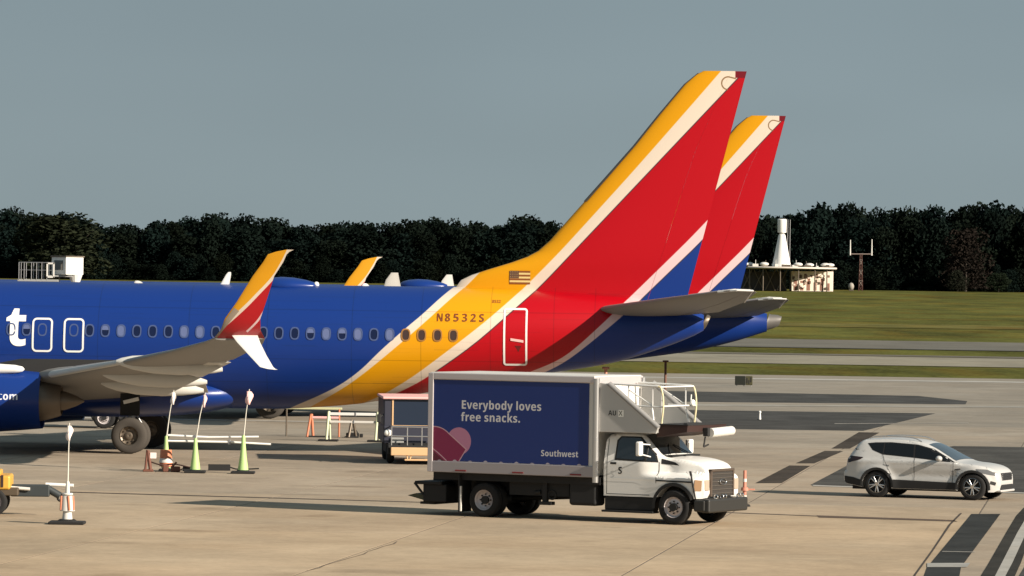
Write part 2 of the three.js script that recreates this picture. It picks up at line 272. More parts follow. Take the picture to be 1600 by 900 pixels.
// ---------------------------------------------------------------- airliners (local x: aft, y: up, z: port side, origin under the main gear)
const LB = [-8, 20, 1, 13]; // what the livery print covers, metres
function curve(c, pts) { c.moveTo(...pts[0]); for (let i = 1; i + 1 < pts.length; i++) c.quadraticCurveTo(pts[i][0], pts[i][1], (pts[i][0] + pts[i + 1][0]) / 2, (pts[i][1] + pts[i + 1][1]) / 2); c.lineTo(...pts[pts.length - 1]); }
function canvasTex(cv) { const t = new THREE.CanvasTexture(cv); t.colorSpace = THREE.SRGBColorSpace; t.anisotropy = 8; return t; }
const liveryMap = (() => {
  const W = 2048, H = 878, cv = document.createElement('canvas'); cv.width = W; cv.height = H; const c = cv.getContext('2d');
  const P = ([x, y]) => [(x - LB[0]) / (LB[1] - LB[0]) * W, (LB[3] - y) / (LB[3] - LB[2]) * H];
  c.fillStyle = css(...BLUE); c.fillRect(0, 0, W, H);
  const aft = (col, pts) => { c.fillStyle = css(...col); c.beginPath(); curve(c, pts.map(P)); c.lineTo(...P([22, 0])); c.lineTo(...P([22, 14])); c.closePath(); c.fill(); };
  aft(PEACH, [[17, 13.5], [11.6, 7.6], [10.43, 5.74], [9.72, 5.1], [9.12, 4.5], [8.65, 4.1], [7.75, 3.28], [7.25, 2.75], [6.54, 2.22], [5.66, 1.79], [4.88, 1.47], [4, 1]]);
  aft(YEL, [[18, 13.5], [12.3, 7.6], [10.81, 5.77], [9.96, 4.98], [9.4, 4.43], [8.86, 3.93], [7.95, 3.14], [7.37, 2.66], [6.76, 2.2], [6.03, 1.77], [5.53, 1.5], [4.7, 1]]);
  aft(PEACH, [[19.4, 13.5], [18.51, 12.42], [15.96, 9.43], [15.16, 8.52], [13.94, 7.14], [13.4, 6.54], [12.58, 5.68], [11.73, 4.84], [10.96, 4.16], [10.05, 3.44], [9.17, 2.76], [8.6, 2.36], [7.79, 1.88], [7.02, 1.56], [6, 1]]);
  aft(RED, [[20.2, 13.5], [19.26, 12.43], [15.97, 8.86], [15.71, 8.57], [13.95, 6.66], [12.73, 5.34], [11.67, 4.36], [10.97, 3.72], [10.2, 3.13], [9.43, 2.6], [8.9, 2.26], [8.01, 1.84], [6.94, 1.46], [6, 0.8]]);
  aft(PINK, [[21, 10.8], [18.06, 7.53], [16.69, 6.14], [15.36, 4.82], [14.98, 4.42], [14.03, 3.52], [13.42, 3.07], [12.41, 2.67], [11.3, 2.2], [9, 1]]);
  aft(BLUE, [[21, 10.3], [18.05, 7.05], [16.4, 5.42], [15.97, 4.98], [15.1, 4.2], [14.03, 3.3], [13.43, 2.9], [12.68, 2.55], [11.6, 2.1], [9.3, 1]]);
  c.strokeStyle = css(0.03, 0.02, 0.03); c.lineWidth = 2; // dark keylines of the stripes
  for (const pts of [[[19.26, 12.43], [15.97, 8.86], [13.95, 6.66], [12.73, 5.34], [11.67, 4.36], [10.97, 3.72], [10.2, 3.13], [9.43, 2.6]], [[18.05, 7.05], [16.4, 5.42], [15.97, 4.98]]]) { c.beginPath(); curve(c, pts.map(P)); c.stroke(); }
  c.strokeStyle = css(0.2, 0.12, 0.06); c.lineWidth = 3; c.beginPath(); c.arc(...P([18.75, 12.05]), 15, 1.6, 5); c.lineTo(...P([19.0, 12.2])); c.stroke();
  c.fillStyle = css(0.14, 0.006, 0.012); c.fillRect(...P([18.98, 12.5]), 40, 20);
  // grime and oil streaks running aft, thin panel joints
  for (let i = 0; i < 260; i++) { c.fillStyle = `rgba(20,16,12,${0.02 + 0.05 * rnd()})`; const [x, y] = P([rr(-8, 19), rr(1.2, 5.4)]); c.fillRect(x, y, rr(20, 160), rr(1, 3)); }
  c.fillStyle = 'rgba(10,8,10,0.22)';
  for (const x of [-6.4, -1.2, 1.7, 4.2, 6.9, 9.1, 11.3, 13.3, 14.6]) { const [a] = P([x, 0]); c.fillRect(a, P([0, 5.42])[1], 1.4, 330); }
  for (const y of [4.62, 3.05, 2.3]) { const b = P([0, y])[1]; c.fillRect(0, b, P([15, 0])[0], 1.3); }
  return canvasTex(cv);
})();
const liveryMat = new THREE.MeshPhysicalMaterial({ map: liveryMap, roughness: 0.4, clearcoat: 0.12, clearcoatRoughness: 0.25, specularIntensity: 0.5 });
const livery = (g) => planar(g, ...LB);
const wingletMap = (() => {
  const cv = document.createElement('canvas'); cv.width = cv.height = 512; const c = cv.getContext('2d');
  const P = ([x, y]) => [(x - 3.9) / 2.7 * 512, (6.6 - y) / 2.7 * 512];
  c.fillStyle = css(...YEL); c.fillRect(0, 0, 512, 512);
  const aft = (col, pts) => { c.fillStyle = css(...col); c.beginPath(); curve(c, pts.map(P)); c.lineTo(...P([3.7, 3.6])); c.lineTo(600, 600); c.lineTo(600, -60); c.closePath(); c.fill(); };
  aft(PEACH, [[6.5, 6.9], [6.2, 6.26], [6.04, 5.97], [5.88, 5.7], [5.65, 5.43], [5.43, 5.21], [5.14, 4.9], [4.88, 4.66], [4.5, 4.32], [4.0, 3.9]]);
  aft(RED, [[6.7, 6.6], [6.2, 6.0], [6.06, 5.83], [5.92, 5.6], [5.7, 5.36], [5.49, 5.14], [5.2, 4.83], [4.94, 4.58], [4.56, 4.24], [4.0, 3.82]]);
  c.strokeStyle = css(...PINK); c.lineWidth = 11; c.beginPath(); curve(c, [[5.1, 4.06], [5.4, 4.32], [5.62, 4.68]].map(P)); c.stroke();
  c.fillStyle = css(0.3, 0.24, 0.18); c.beginPath(); c.moveTo(...P([4.1, 3.8])); c.lineTo(...P([4.75, 4.75])); c.lineTo(...P([4.9, 4.65])); c.lineTo(...P([4.3, 3.95])); c.fill();
  return canvasTex(cv);
})();
const wingletMat = new THREE.MeshPhysicalMaterial({ map: wingletMap, roughness: 0.4, clearcoat: 0.4 });
function lettering(w, h, px, draw) { const cv = document.createElement('canvas'); cv.width = px; cv.height = Math.round(px * h / w); const c = cv.getContext('2d'); draw(c, cv.width, cv.height); return new THREE.MeshStandardMaterial({ map: canvasTex(cv), roughness: 0.5, transparent: true }); }

// airfoil ring: leading edge at le [x,y,z], chord, thickness ratio; 'side' true for a vertical surface
function foil(le, chord, tc, vertical = false, camber = 0, c0 = 0, c1 = 1, n = 12) {
  const up = [], dn = [];
  for (let i = 0; i <= n; i++) {
    const u = c0 + (c1 - c0) * (1 - Math.cos(Math.PI * i / n)) / 2;
    const t = Math.max(0.004 / chord, 5 * tc * (0.2969 * Math.sqrt(u) - 0.126 * u - 0.3516 * u * u + 0.2843 * u ** 3 - 0.1015 * u ** 4));
    const m = camber * 4 * u * (1 - u);
    up.push([u, m + t]); if (i > 0 && i < n) dn.unshift([u, m - t]); else if (i === n) dn.unshift([u, m - t]);
  }
  const a = [...up, ...dn];
  if (c0 > 0) a.push([c0, camber * 4 * c0 * (1 - c0) - Math.abs(up[0][1] - camber * 4 * c0 * (1 - c0))]);
  return a.map(([u, t]) => vertical ? [le[0] + u * chord, le[1], le[2] + t * chord] : [le[0] + u * chord, le[1] + t * chord, le[2]]);
}
const skin = (list, crease = 0.9) => finish(rings(list), crease);

function airliner(o) {
  const t = thing(o.name, o.label, 'airplane', [o.x, 0, o.z], o.turn), E = o.ext; // E: longer tail cone
  const aftX = (x) => x <= 9 ? x : 9 + (x - 9) * (9.08 + E) / 9.08;
  const T = [[-19.6, 3.0, 2.74, 0.1], [-19.1, 3.55, 2.25, 0.7], [-18, 4.25, 1.8, 1.25], [-16.5, 5.0, 1.5, 1.66], [-15, 5.3, 1.4, 1.83], [-13, 5.4, 1.38, 1.88], [4.3, 5.385, 1.4, 1.88], [6, 5.39, 1.5, 1.87], [7, 5.4, 1.6, 1.84], [7.84, 5.4, 1.74, 1.8], [9.9, 5.4, 2.12, 1.68], [12.36, 5.36, 2.55, 1.42], [15.09, 5.2, 3.02, 1.02], ...(o.near ? [[16.46, 5.02, 3.43, 0.74], [17.78, 4.74, 3.95, 0.4], [18.08, 4.62, 4.12, 0.24]] : [[16.46, 4.86, 3.4, 0.7], [17.4, 4.5, 3.74, 0.36], [18.08, 4.34, 3.98, 0.2]])].map(([x, a, b, w]) => [aftX(x), a, b - (x > 9 ? E * 0.08 : 0), w]);
  const sec = (x) => { const a = interp(T, x, 1), b = interp(T, x, 2), w = interp(T, x, 3); return { a, b, w, c: b + 0.525 * (a - b) }; };
  const Z = (x, y) => { const s = sec(x), k = (y - s.c) / (y > s.c ? s.a - s.c : s.c - s.b); return s.w * Math.sqrt(Math.max(0.001, 1 - k * k)); };
  const endX = o.near ? aftX(18.08) : aftX(17.6), body = [];
  for (let i = 0; i <= 130; i++) {
    const q = i / 130, x = q < 0.16 ? -19.6 + 5 * (q / 0.16) ** 1.5 : -14.6 + (endX + 14.6) * (q - 0.16) / 0.84, s = sec(x), r = [];
    for (let k = 0; k < 56; k++) { const th = k / 56 * 2 * Math.PI, cy = Math.cos(th); r.push([x, s.c + cy * (cy > 0 ? s.a - s.c : s.c - s.b), s.w * Math.sin(th)]); }
    body.push(r);
  }
  part('fuselage', livery(finish(rings(body), 1.2)), liveryMat, t);
  part('exhaust_cone', finish(rings((o.near ? [[0, 1], [0.05, 0.98], [0.14, 0.8], [0.16, 0.5]] : [[0, 0.97], [0.1, 0.86], [0.35, 0.74], [0.55, 0.52], [0.57, 0.35]]).map(([d, k]) => { const s = sec(endX); return Array.from({ length: 20 }, (_, j) => { const a = j / 20 * 2 * Math.PI, h = (s.a - s.b) / 2 * 1.03 * k; return [endX - 0.02 + d + (0.12 * Math.sin(a) * k), (s.a + s.b) / 2 + (o.near ? 0 : 0.12 * d) + h * Math.sin(a), s.w * 1.03 * k * Math.cos(a)]; }); })), 0.8), o.near ? M.burnt : mat([0.15, 0.14, 0.13], 0.5, 0.4), t);
  // belly fairing behind the wing
  const fair = [];
  for (let i = 0; i <= 48; i++) { const u = i / 48, x = -7.4 + 5.5 * (1 - Math.cos(Math.PI * u)), v = Math.abs(x + 1.9) / 5.5, k = Math.pow(Math.max(0, 1 - v ** 3.2), 0.55) + 0.01; fair.push(Array.from({ length: 40 }, (_, j) => { const a = j / 40 * 2 * Math.PI, sy = Math.sin(a), cz = Math.cos(a); return [x, 1.8 + 0.12 * (1 - k) + (sy > 0 ? 0.78 : 0.72) * k * sy, 2.16 * k * Math.sign(cz) * Math.pow(Math.abs(cz), 0.75)]; })); }
  part('belly_fairing', finish(rings(fair), 1.2), M.blue, t);

  // fin and rudder
  const LE = [[10.0, 5.2], [10.26, 5.62], [11.08, 5.96], [11.9, 6.22], [12.62, 6.52], [13.12, 6.95], [13.53, 7.43], [13.93, 7.89], [15.95, 10.23], [17.69, 12.3], [17.95, 12.43]];
  const byY = LE.map(([x, y]) => [y, x]), TE = (y) => 17.5 + (y - 5.0) * 0.2475, X2 = (x) => aftX(x) - E * 0.15;
  const finRing = (y, c0, c1) => { const l = interp(byY, y, 1), c = TE(y) - l, th = Math.min(0.5, 0.1 * c) * (y < 6.3 ? 0.7 + 0.3 * smooth(5.2, 6.3, y) : 1); return foil([l + (o.fin || 0), y, 0], c, th / c * 0.5 * 2, true, 0, c0, c1, 14); };
  const ys = [4.9, 5.3, 5.62, 5.8, 5.96, 6.1, 6.22, 6.4, 6.6, 6.95, 7.4, 8, 9, 10, 11, 12, 12.3, 12.4, 12.44];
  const cut = (y) => { const l = interp(byY, y, 1), c = TE(y) - l; return 1 - (0.32 * Math.min(c, 3.9 - (y - 5) * 0.17)) / c; };
  part('fin', livery(skin(ys.map((y) => finRing(y, 0, cut(y) - 0.0006)))), liveryMat, t);
  part('rudder', livery(skin([4.75, 5.05, ...ys.filter((y) => y > 5.2)].map((y) => finRing(y, cut(y) + 0.0006, 1)))), liveryMat, t);
  part('fin_leading_edge', skin([8.2, 9, 10, 11, 12, 12.36].map((y) => { const l = interp(byY, y, 1) + (o.fin || 0), c = TE(y) - l; return foil([l - 0.03, y + 0.005, 0], c * 1.0, Math.min(0.5, 0.1 * c) / c * 1.06, true, 0, 0, 0.028, 8); })), M.burnt, t);
  // tailplanes
  for (const s of [1, -1]) {
    const S = [[14.55, 4.72, 0.5, 4.0, 0.1], [16.6, 5.06, 3.8, 2.75, 0.1], [18.5, 5.37, 6.85, 1.2, 0.09], [18.78, 5.41, 7.12, 0.86, 0.07], [19.1, 5.42, 7.2, 0.5, 0.05]];
    const at = (c0, c1) => skin(S.map(([x, y, z, c, q]) => foil([x + o.stab, y - o.drop, s * z], c, q, false, 0, c0, c1)));
    const tp = part('tailplane', at(0, 0.7), M.tailplane, t);
    part('elevator', at(0.71, 1), M.tailplane, tp);
    part('tip_edge', [bar([18.52 + o.stab, 5.37 - o.drop, s * 6.9], [19.1 + o.stab, 5.43 - o.drop, s * 7.22], 0.035), bar([19.1 + o.stab, 5.43 - o.drop, s * 7.22], [19.6 + o.stab, 5.42 - o.drop, s * 7.2], 0.03), bar([19.6 + o.stab, 5.42 - o.drop, s * 7.2], [19.35 + o.stab, 5.06 - o.drop, s * 3.9 + s * 1.2], 0.018)], M.white, tp);
  }
  // wings
  for (const s of [1, -1]) {
    const WS = [[-6.4, 1.78, 1.0, 8.7, 0.125], [-5.0, 1.98, 2.2, 7.25, 0.125], [-2.75, 2.42, 5, 5.2, 0.12], [-2.1, 2.52, 5.8, 4.55, 0.118], [0.62, 3.0, 10.5, 3.05, 0.11], [2.5, 3.4, 14, 2.25, 0.105], [3.75, 3.72, 16.3, 1.72, 0.1], [4.15, 3.86, 17.1, 1.45, 0.09]];
    const w = part('wing', skin(WS.map(([x, y, z, c, q]) => foil([x, y, s * z], c, q, false, 0.012, 0, 1, 16))), M.wing, t);
    const yAt = (z, k) => interp(WS.map((q) => [q[2], q[k]]), z, 1);
    const flap = (z0, z1, dx, drop) => skin([z0, z1].map((z) => { const c = yAt(z, 3); return foil([yAt(z, 0) + c * 0.78 + dx, yAt(z, 1) + 0.02 - drop, s * z], c * 0.24, 0.12, false, 0.02); }));
    part('flap', flap(2.3, 4.4, 0.02, 0.07), M.wingLight, w); part('flap', flap(6.1, 11.6, 0.02, 0.06), M.wingLight, w); part('aileron', flap(12, 16, 0, 0.015), M.wing, w);
    for (const [z, end, y] of [[5.6, 2.62, 2.1], [8.0, 2.98, 2.42], [10.6, 3.72, 2.86]]) {
      const x0 = end - 3.2; part('flap_track_fairing', finish(rings([0, 0.05, 0.15, 0.35, 0.6, 0.8, 0.93, 1].map((u) => { const r = [0.04, 0.1, 0.17, 0.23, 0.22, 0.16, 0.1, 0.05][[0, 0.05, 0.15, 0.35, 0.6, 0.8, 0.93, 1].indexOf(u)]; return Array.from({ length: 14 }, (_, j) => { const a = j / 14 * 2 * Math.PI; return [x0 + 3.2 * u, y + 0.18 - 0.2 * u + r * Math.sin(a) * 1.25, s * z + r * Math.cos(a)]; }); })), 0.8), M.wingLight, w);
    }
    part('slat', skin([2.0, 3.4, 4.9].map((z) => foil([yAt(z, 0) - 0.3, yAt(z, 1) + 0.12, s * z], 1.35, 0.3, false, 0.04, 0, 1, 8))), M.white, w);
    part('slat', skin([5.7, 10.4].map((z) => foil([yAt(z, 0) - 0.05, yAt(z, 1), s * z], yAt(z, 3) * 0.14, 0.36, false, 0.05, 0, 1, 8))), M.wingLight, w);
    if (o.scimitar) {
      const up = [[3.86, 4.18, 17.05, 5.52], [4.1, 4.4, 17.35, 5.42], [4.44, 4.62, 17.5, 5.5], [4.9, 4.95, 17.6, 5.66], [5.66, 5.42, 17.72, 5.9], [6.06, 5.72, 17.82, 6.16], [6.28, 5.86, 17.88, 6.26], [6.36, 6.1, 17.9, 6.34], [6.42, 6.4, 17.92, 6.47]];
      part('winglet', planar(skin(up.map(([y, x, z, te]) => { const h = Math.max(te - x, 0.05); return foil([x - (y < 4.3 ? 0.05 : 0.13), y, s * z], h + 0.13, 0.075, true); })), 3.9, 6.6, 3.9, 6.6), wingletMat, w);
      const lo = [[4.0, 4.62, 17.15, 5.38], [3.75, 4.84, 17.4, 5.5], [3.4, 5.2, 17.62, 5.7], [3.07, 5.54, 17.82, 5.92], [3.02, 5.75, 17.86, 5.99], [3.0, 5.98, 17.9, 6.06]];
      part('lower_winglet', skin(lo.map(([y, x, z, te]) => foil([x, y, s * z], te - x, 0.07, true))), M.white, w);
    } else {
      part('winglet', skin([[3.86, 3.9, 17.05, 5.3], [4.3, 4.1, 17.4, 5.2], [5.1, 4.25, 17.6, 5.0], [5.6, 4.4, 17.7, 4.9], [5.87, 4.6, 17.75, 4.85]].map(([y, x, z, te]) => foil([x, y, s * z], te - x, 0.08, true))), M.offwhite, w);
    }
    // engine under the wing
    const e = sub('engine', t), ez = s * 4.83, ey = 1.68, ring = (x, r, n = 36) => Array.from({ length: n }, (_, j) => { const a = j / n * 2 * Math.PI; return [x, ey + r * Math.sin(a) * (Math.sin(a) < 0 ? 0.97 : 1), ez + r * Math.cos(a)]; });
    part('nacelle', finish(rings([[-6.2, 0.74], [-6.85, 0.82], [-7.0, 0.9], [-6.9, 0.99], [-6.4, 1.06], [-5.4, 1.09], [-4.2, 1.05], [-3.2, 0.97], [-2.5, 0.9], [-2.52, 0.86], [-3.0, 0.84]].map(([x, r]) => ring(x, r)), true, true), 0.7), M.blue, e);
    part('exhaust_nozzle', finish(rings([[-3.0, 0.7], [-2.5, 0.66], [-1.95, 0.5], [-1.9, 0.45], [-2.2, 0.4]].map(([x, r]) => ring(x, r, 28))), 0.6), M.burnt, e);
    part('exhaust_plug', finish(rings([[-2.2, 0.34], [-1.8, 0.3], [-1.45, 0.17], [-1.2, 0.03]].map(([x, r]) => ring(x, r, 20))), 0.8), M.burnt, e);
    part('pylon_fairing', finish(rings([[-8.2, 0.1], [-7.8, 0.2], [-6, 0.2], [-4, 0.17], [-3.3, 0.13], [-3.08, 0.08], [-3.02, 0.02]].map(([x, r]) => Array.from({ length: 16 }, (_, j) => { const a = j / 16 * 2 * Math.PI; return [x, 2.66 + r * Math.sin(a), ez + s * 0.5 + 1.1 * r * Math.cos(a)]; })), true, true), 0.9), M.white, e);
    part('pylon', skin([[0.55, -5.2, 4.6], [0.9, -5.2, 4.9], [1.3, -3.2, 3.2]].map(([dy, x, c]) => foil([x, ey + dy, ez], c, 0.09, true))), M.dark, e);
    if (s > 0 && o.near) {
      const lm = lettering(2.6, 0.34, 512, (c, w2, h2) => { c.fillStyle = '#d8dbe6'; c.font = `bold ${h2 * 0.92}px sans-serif`; c.textAlign = 'right'; c.textBaseline = 'middle'; c.fillText('southwest.com', w2 - 2, h2 * 0.46, w2 - 4); });
      const z2 = (x, y) => ez + Math.sqrt(Math.max(0, (x < -5.4 ? 1.09 : 1.09 - 0.055 * (x + 5.4)) ** 2 - (y - ey) ** 2)) + 0.012;
      part('nacelle_lettering', patch([[-5.75, 1.63], [-3.12, 1.63], [-3.12, 1.99], [-5.75, 1.99]], z2, 0.3, null, [-5.75, -3.12, 1.63, 1.99]), lm, e);
    }
    // main landing gear
    const g = sub('main_landing_gear', t), gx = o.gear;
    for (const dz of [-0.43, 0.43]) {
      const wh = sub('wheel', g), z = s * 2.86 + dz;
      const prof = (p) => new THREE.LatheGeometry(p.map(([r, y]) => new THREE.Vector2(r, y)), 40).rotateX(Math.PI / 2).translate(gx, 0.575, z);
      part('tyre', prof([[0.3, -0.16], [0.4, -0.19], [0.52, -0.17], [0.565, -0.1], [0.572, 0], [0.565, 0.1], [0.52, 0.17], [0.4, 0.19], [0.3, 0.16]]), mat([0.05, 0.043, 0.036], 0.9), wh);
      part('rim', [prof([[0.01, 0.06], [0.1, 0.1], [0.13, 0.02], [0.27, 0.04], [0.31, 0.16], [0.31, -0.16], [0.27, -0.04], [0.13, -0.02], [0.1, -0.1], [0.01, -0.06]]), ...Array.from({ length: 8 }, (_, i) => cyl(0.025, 0.025, 0.16, 8).rotateX(Math.PI / 2).translate(gx + 0.2 * Math.cos(i * 0.785), 0.575 + 0.2 * Math.sin(i * 0.785), z))], M.burnt, wh);
    }
    part('strut', [bar([gx, 0.575, s * 2.86], [gx + 0.05, 2.2, s * 2.86], 0.11, 14), bar([gx, 0.575, s * 2.4], [gx, 0.575, s * 3.3], 0.07), bar([gx, 1.0, s * 2.86], [gx - 0.2, 2.1, s * 1.7], 0.06), bar([gx + 0.12, 0.6, s * 2.86], [gx + 0.34, 0.95, s * 2.86], 0.03), bar([gx + 0.34, 0.95, s * 2.86], [gx + 0.12, 1.3, s * 2.86], 0.03)], M.steel, g);
    part('gear_door', rbox(gx - 0.32, gx + 0.3, 1.2, 1.95, s * 3.12 - 0.02, s * 3.12 + 0.02, 0.015), M.dark, g);
    part('gear_door', rbox(0, 0.5, -0.06, 0.06, -0.02, 0.02, 0.015).rotateZ(0.25).translate(gx - 0.2, 1.62, s * 3.3), M.white, g);
  }
  // cabin windows: metal surround, pane, sometimes a drawn shade
  const oval = (x, y, a, b, n = 18) => Array.from({ length: n }, (_, i) => { const q = i / n * 2 * Math.PI, cx = Math.cos(q), sy = Math.sin(q); return [x + a * Math.sign(cx) * Math.abs(cx) ** 0.75, y + b * Math.sign(sy) * Math.abs(sy) ** 0.75]; });
  const win = (x, y, parent, shaded, warm) => {
    const zo = (d) => (a, b) => Z(a, b) + d;
    const w = part('window', patch(oval(x, y, 0.15, 0.205), zo(0.014), 0.3, oval(x, y, 0.108, 0.16)), warm ? M.ringDark : M.ring, parent);
    part('pane', patch(oval(x, y, 0.11, 0.165), zo(0.006), 0.3), warm ? M.brown : M.pane, w);
    if (shaded) part('shade', patch(oval(x, y, 0.112, 0.16).map(([a, b]) => [a, Math.max(b, y + (shaded > 1 ? -0.2 : 0.02))]), zo(0.009), 0.3), warm ? M.tan : M.shade, w);
  };
  const WX = (k) => 10.14 - 0.504 * k;
  const outline = (x0, x1, y0, y1, r, wd, d) => patch(rrect(x0, x1, y0, y1, r), (x, y) => Z(x, y) + d, 0.25, rrect(x0 + wd, x1 - wd, y0 + wd, y1 - wd, Math.max(0.02, r - wd)).reverse());
  const door = (name, x0, x1, y0, y1, r, lab) => { const d = part(name, livery(patch(rrect(x0 + 0.06, x1 - 0.06, y0 + 0.06, y1 - 0.06, r - 0.03), (x, y) => Z(x, y) + 0.008, 0.2)), liveryMat, t, lab); part('door_outline', outline(x0, x1, y0, y1, r, 0.06, 0.016), M.white, d); return d; };
  if (o.near) {
    const shades = { 21: 2, 22: 1, 7: 1, 8: 2, 6: 2, 5: 0, 4: 2, 16: 2, 17: 2, 9: 1, 27: 1 };
    for (let k = 0; k <= 44; k++) if (![24, 25, 26].includes(k)) win(WX(k), 3.86, t, shades[k], k < 4);
    for (const k of [24, 26]) { const x = WX(k), d = door('overwing_exit', x - 0.33, x + 0.33, 3.15, 4.24, 0.15); win(x, 3.86, d, 0); }
    const d = door('rear_door', 11.72, 12.48, 2.92, 4.76, 0.1, 'red rear door with white outline');
    part('door_handle', patch([[11.95, 3.72], [12.36, 3.66], [12.36, 3.74], [11.95, 3.8]], (x, y) => Z(x, y) + 0.03, 0.3), M.pink, d);
    part('door_handle', patch([[12.08, 3.56], [12.3, 3.56], [12.2, 3.36]], (x, y) => Z(x, y) + 0.014, 0.3), M.tail, d);
    const decal = (name, x0, x1, y0, y1, m) => part(name, patch([[x0, y0], [x1, y0], [x1, y1], [x0, y1]], (x, y) => Z(x, y) + 0.012, 0.3, null, [x0, x1, y0, y1]), m, t);
    decal('registration', 9.56, 11.2, 4.24, 4.64, lettering(1.64, 0.4, 512, (c, w, h) => { c.fillStyle = css(0.16, 0.035, 0.004); c.font = `bold ${h * 0.86}px sans-serif`; c.textBaseline = 'middle'; c.textAlign = 'left'; const s = 'N8532S'; for (let i = 0; i < 6; i++) c.fillText(s[i], 6 + i * w / 6.05, h * 0.52, w / 6.9); c.fillStyle = css(0.62, 0.4, 0.12); }));
    decal('small_lettering', 11.32, 11.88, 4.88, 5.04, lettering(0.56, 0.16, 256, (c, w, h) => { c.fillStyle = css(0.25, 0.06, 0.01); c.font = `bold ${h * 0.8}px sans-serif`; c.textBaseline = 'middle'; c.fillText('8532', 4, h / 2, w - 8); }));
    const finZ = (x, y) => { const l = interp(byY, y, 1), c = TE(y) - l, th = Math.min(0.5, 0.1 * c) * (y < 6.3 ? 0.7 + 0.3 * smooth(5.2, 6.3, y) : 1), u = Math.max(0.001, (x - l) / c); return 5 * th * (0.2969 * Math.sqrt(u) - 0.126 * u - 0.3516 * u * u + 0.2843 * u ** 3 - 0.1015 * u ** 4) + 0.014; };
    part('flag_print', patch([[11.84, 5.52], [12.5, 5.52], [12.5, 5.95], [11.84, 5.95]], finZ, 0.2, null, [11.84, 12.5, 5.52, 5.95]), lettering(0.66, 0.43, 256, (c, w, h) => { for (let i = 0; i < 7; i++) { c.fillStyle = i % 2 ? css(0.62, 0.48, 0.2) : css(0.2, 0.06, 0.01); c.fillRect(0, i * h / 7, w, h / 7 + 1); } c.fillStyle = css(0.1, 0.05, 0.03); c.fillRect(0, 0, w * 0.45, h * 0.56); c.fillStyle = css(0.5, 0.35, 0.12); for (let i = 0; i < 12; i++) c.fillRect(8 + (i % 4) * 27, 10 + Math.floor(i / 4) * 30, 7, 7); }), t);
    decal('name_lettering', -7.6, -3.42, 3.3, 4.76, lettering(4.18, 1.46, 1024, (c, w, h) => { c.fillStyle = '#f2f0ea'; c.font = `bold ${h * 1.22}px sans-serif`; c.textAlign = 'right'; c.textBaseline = 'alphabetic'; c.fillText('t', w - 4, h * 0.97); c.fillText('es', w * 0.7, h * 0.97); }));
  } else for (let k = 0; k <= 40; k++) if (k !== 24 && k !== 26) win(WX(k), 3.86, t, 0, k < 4);
  // crown antennas and the rounded antenna fairing
  part('radome', finish(rings([0, 0.08, 0.2, 0.4, 0.6, 0.8, 0.93, 1].map((u) => Array.from({ length: 24 }, (_, j) => { const a = j / 24 * 2 * Math.PI, k = Math.sin(Math.PI * (0.04 + 0.92 * Math.pow(u, 0.8))) ** 0.6; return [3.7 + 1.95 * u, 5.36 + 0.29 * k * Math.max(-0.4, Math.sin(a)), 0.55 * k * Math.cos(a)]; })), true, true), 1.2), M.blue, t);
  const blade = (x, h, c, m) => part('antenna', skin([[5.36, x, c], [5.36 + h * 0.8, x + h * 0.45, c * 0.55], [5.36 + h, x + h * 0.62, c * 0.3]].map(([y, lx, ch]) => foil([lx, y, 0], ch, 0.16, true))), m, t);
  if (o.near) { blade(2.5, 0.42, 0.3, M.white); blade(7.05, 0.12, 0.3, M.white); blade(-0.3, 0.1, 0.35, M.offwhite); part('beacon', new THREE.SphereGeometry(0.09, 12, 8).translate(5.62, 5.42, 0.1), M.lamp, t); }
  return t;
}
airliner({ name: 'airliner', label: 'front blue airliner with yellow and red tail, its windows and rear door in view', x: -11.9, z: -155, turn: -2.5 * R, ext: 0, stab: 0, drop: 0, gear: 0.04, scimitar: true, near: true });
airliner({ name: 'airliner', label: 'rear airliner mostly hidden behind the first, its red tail and tail cone showing', x: -8.27, z: -195, turn: -2.5 * R, ext: 1.05, stab: -0.33, drop: 0.35, gear: -1.2, scimitar: false, near: false, fin: -0.1 });
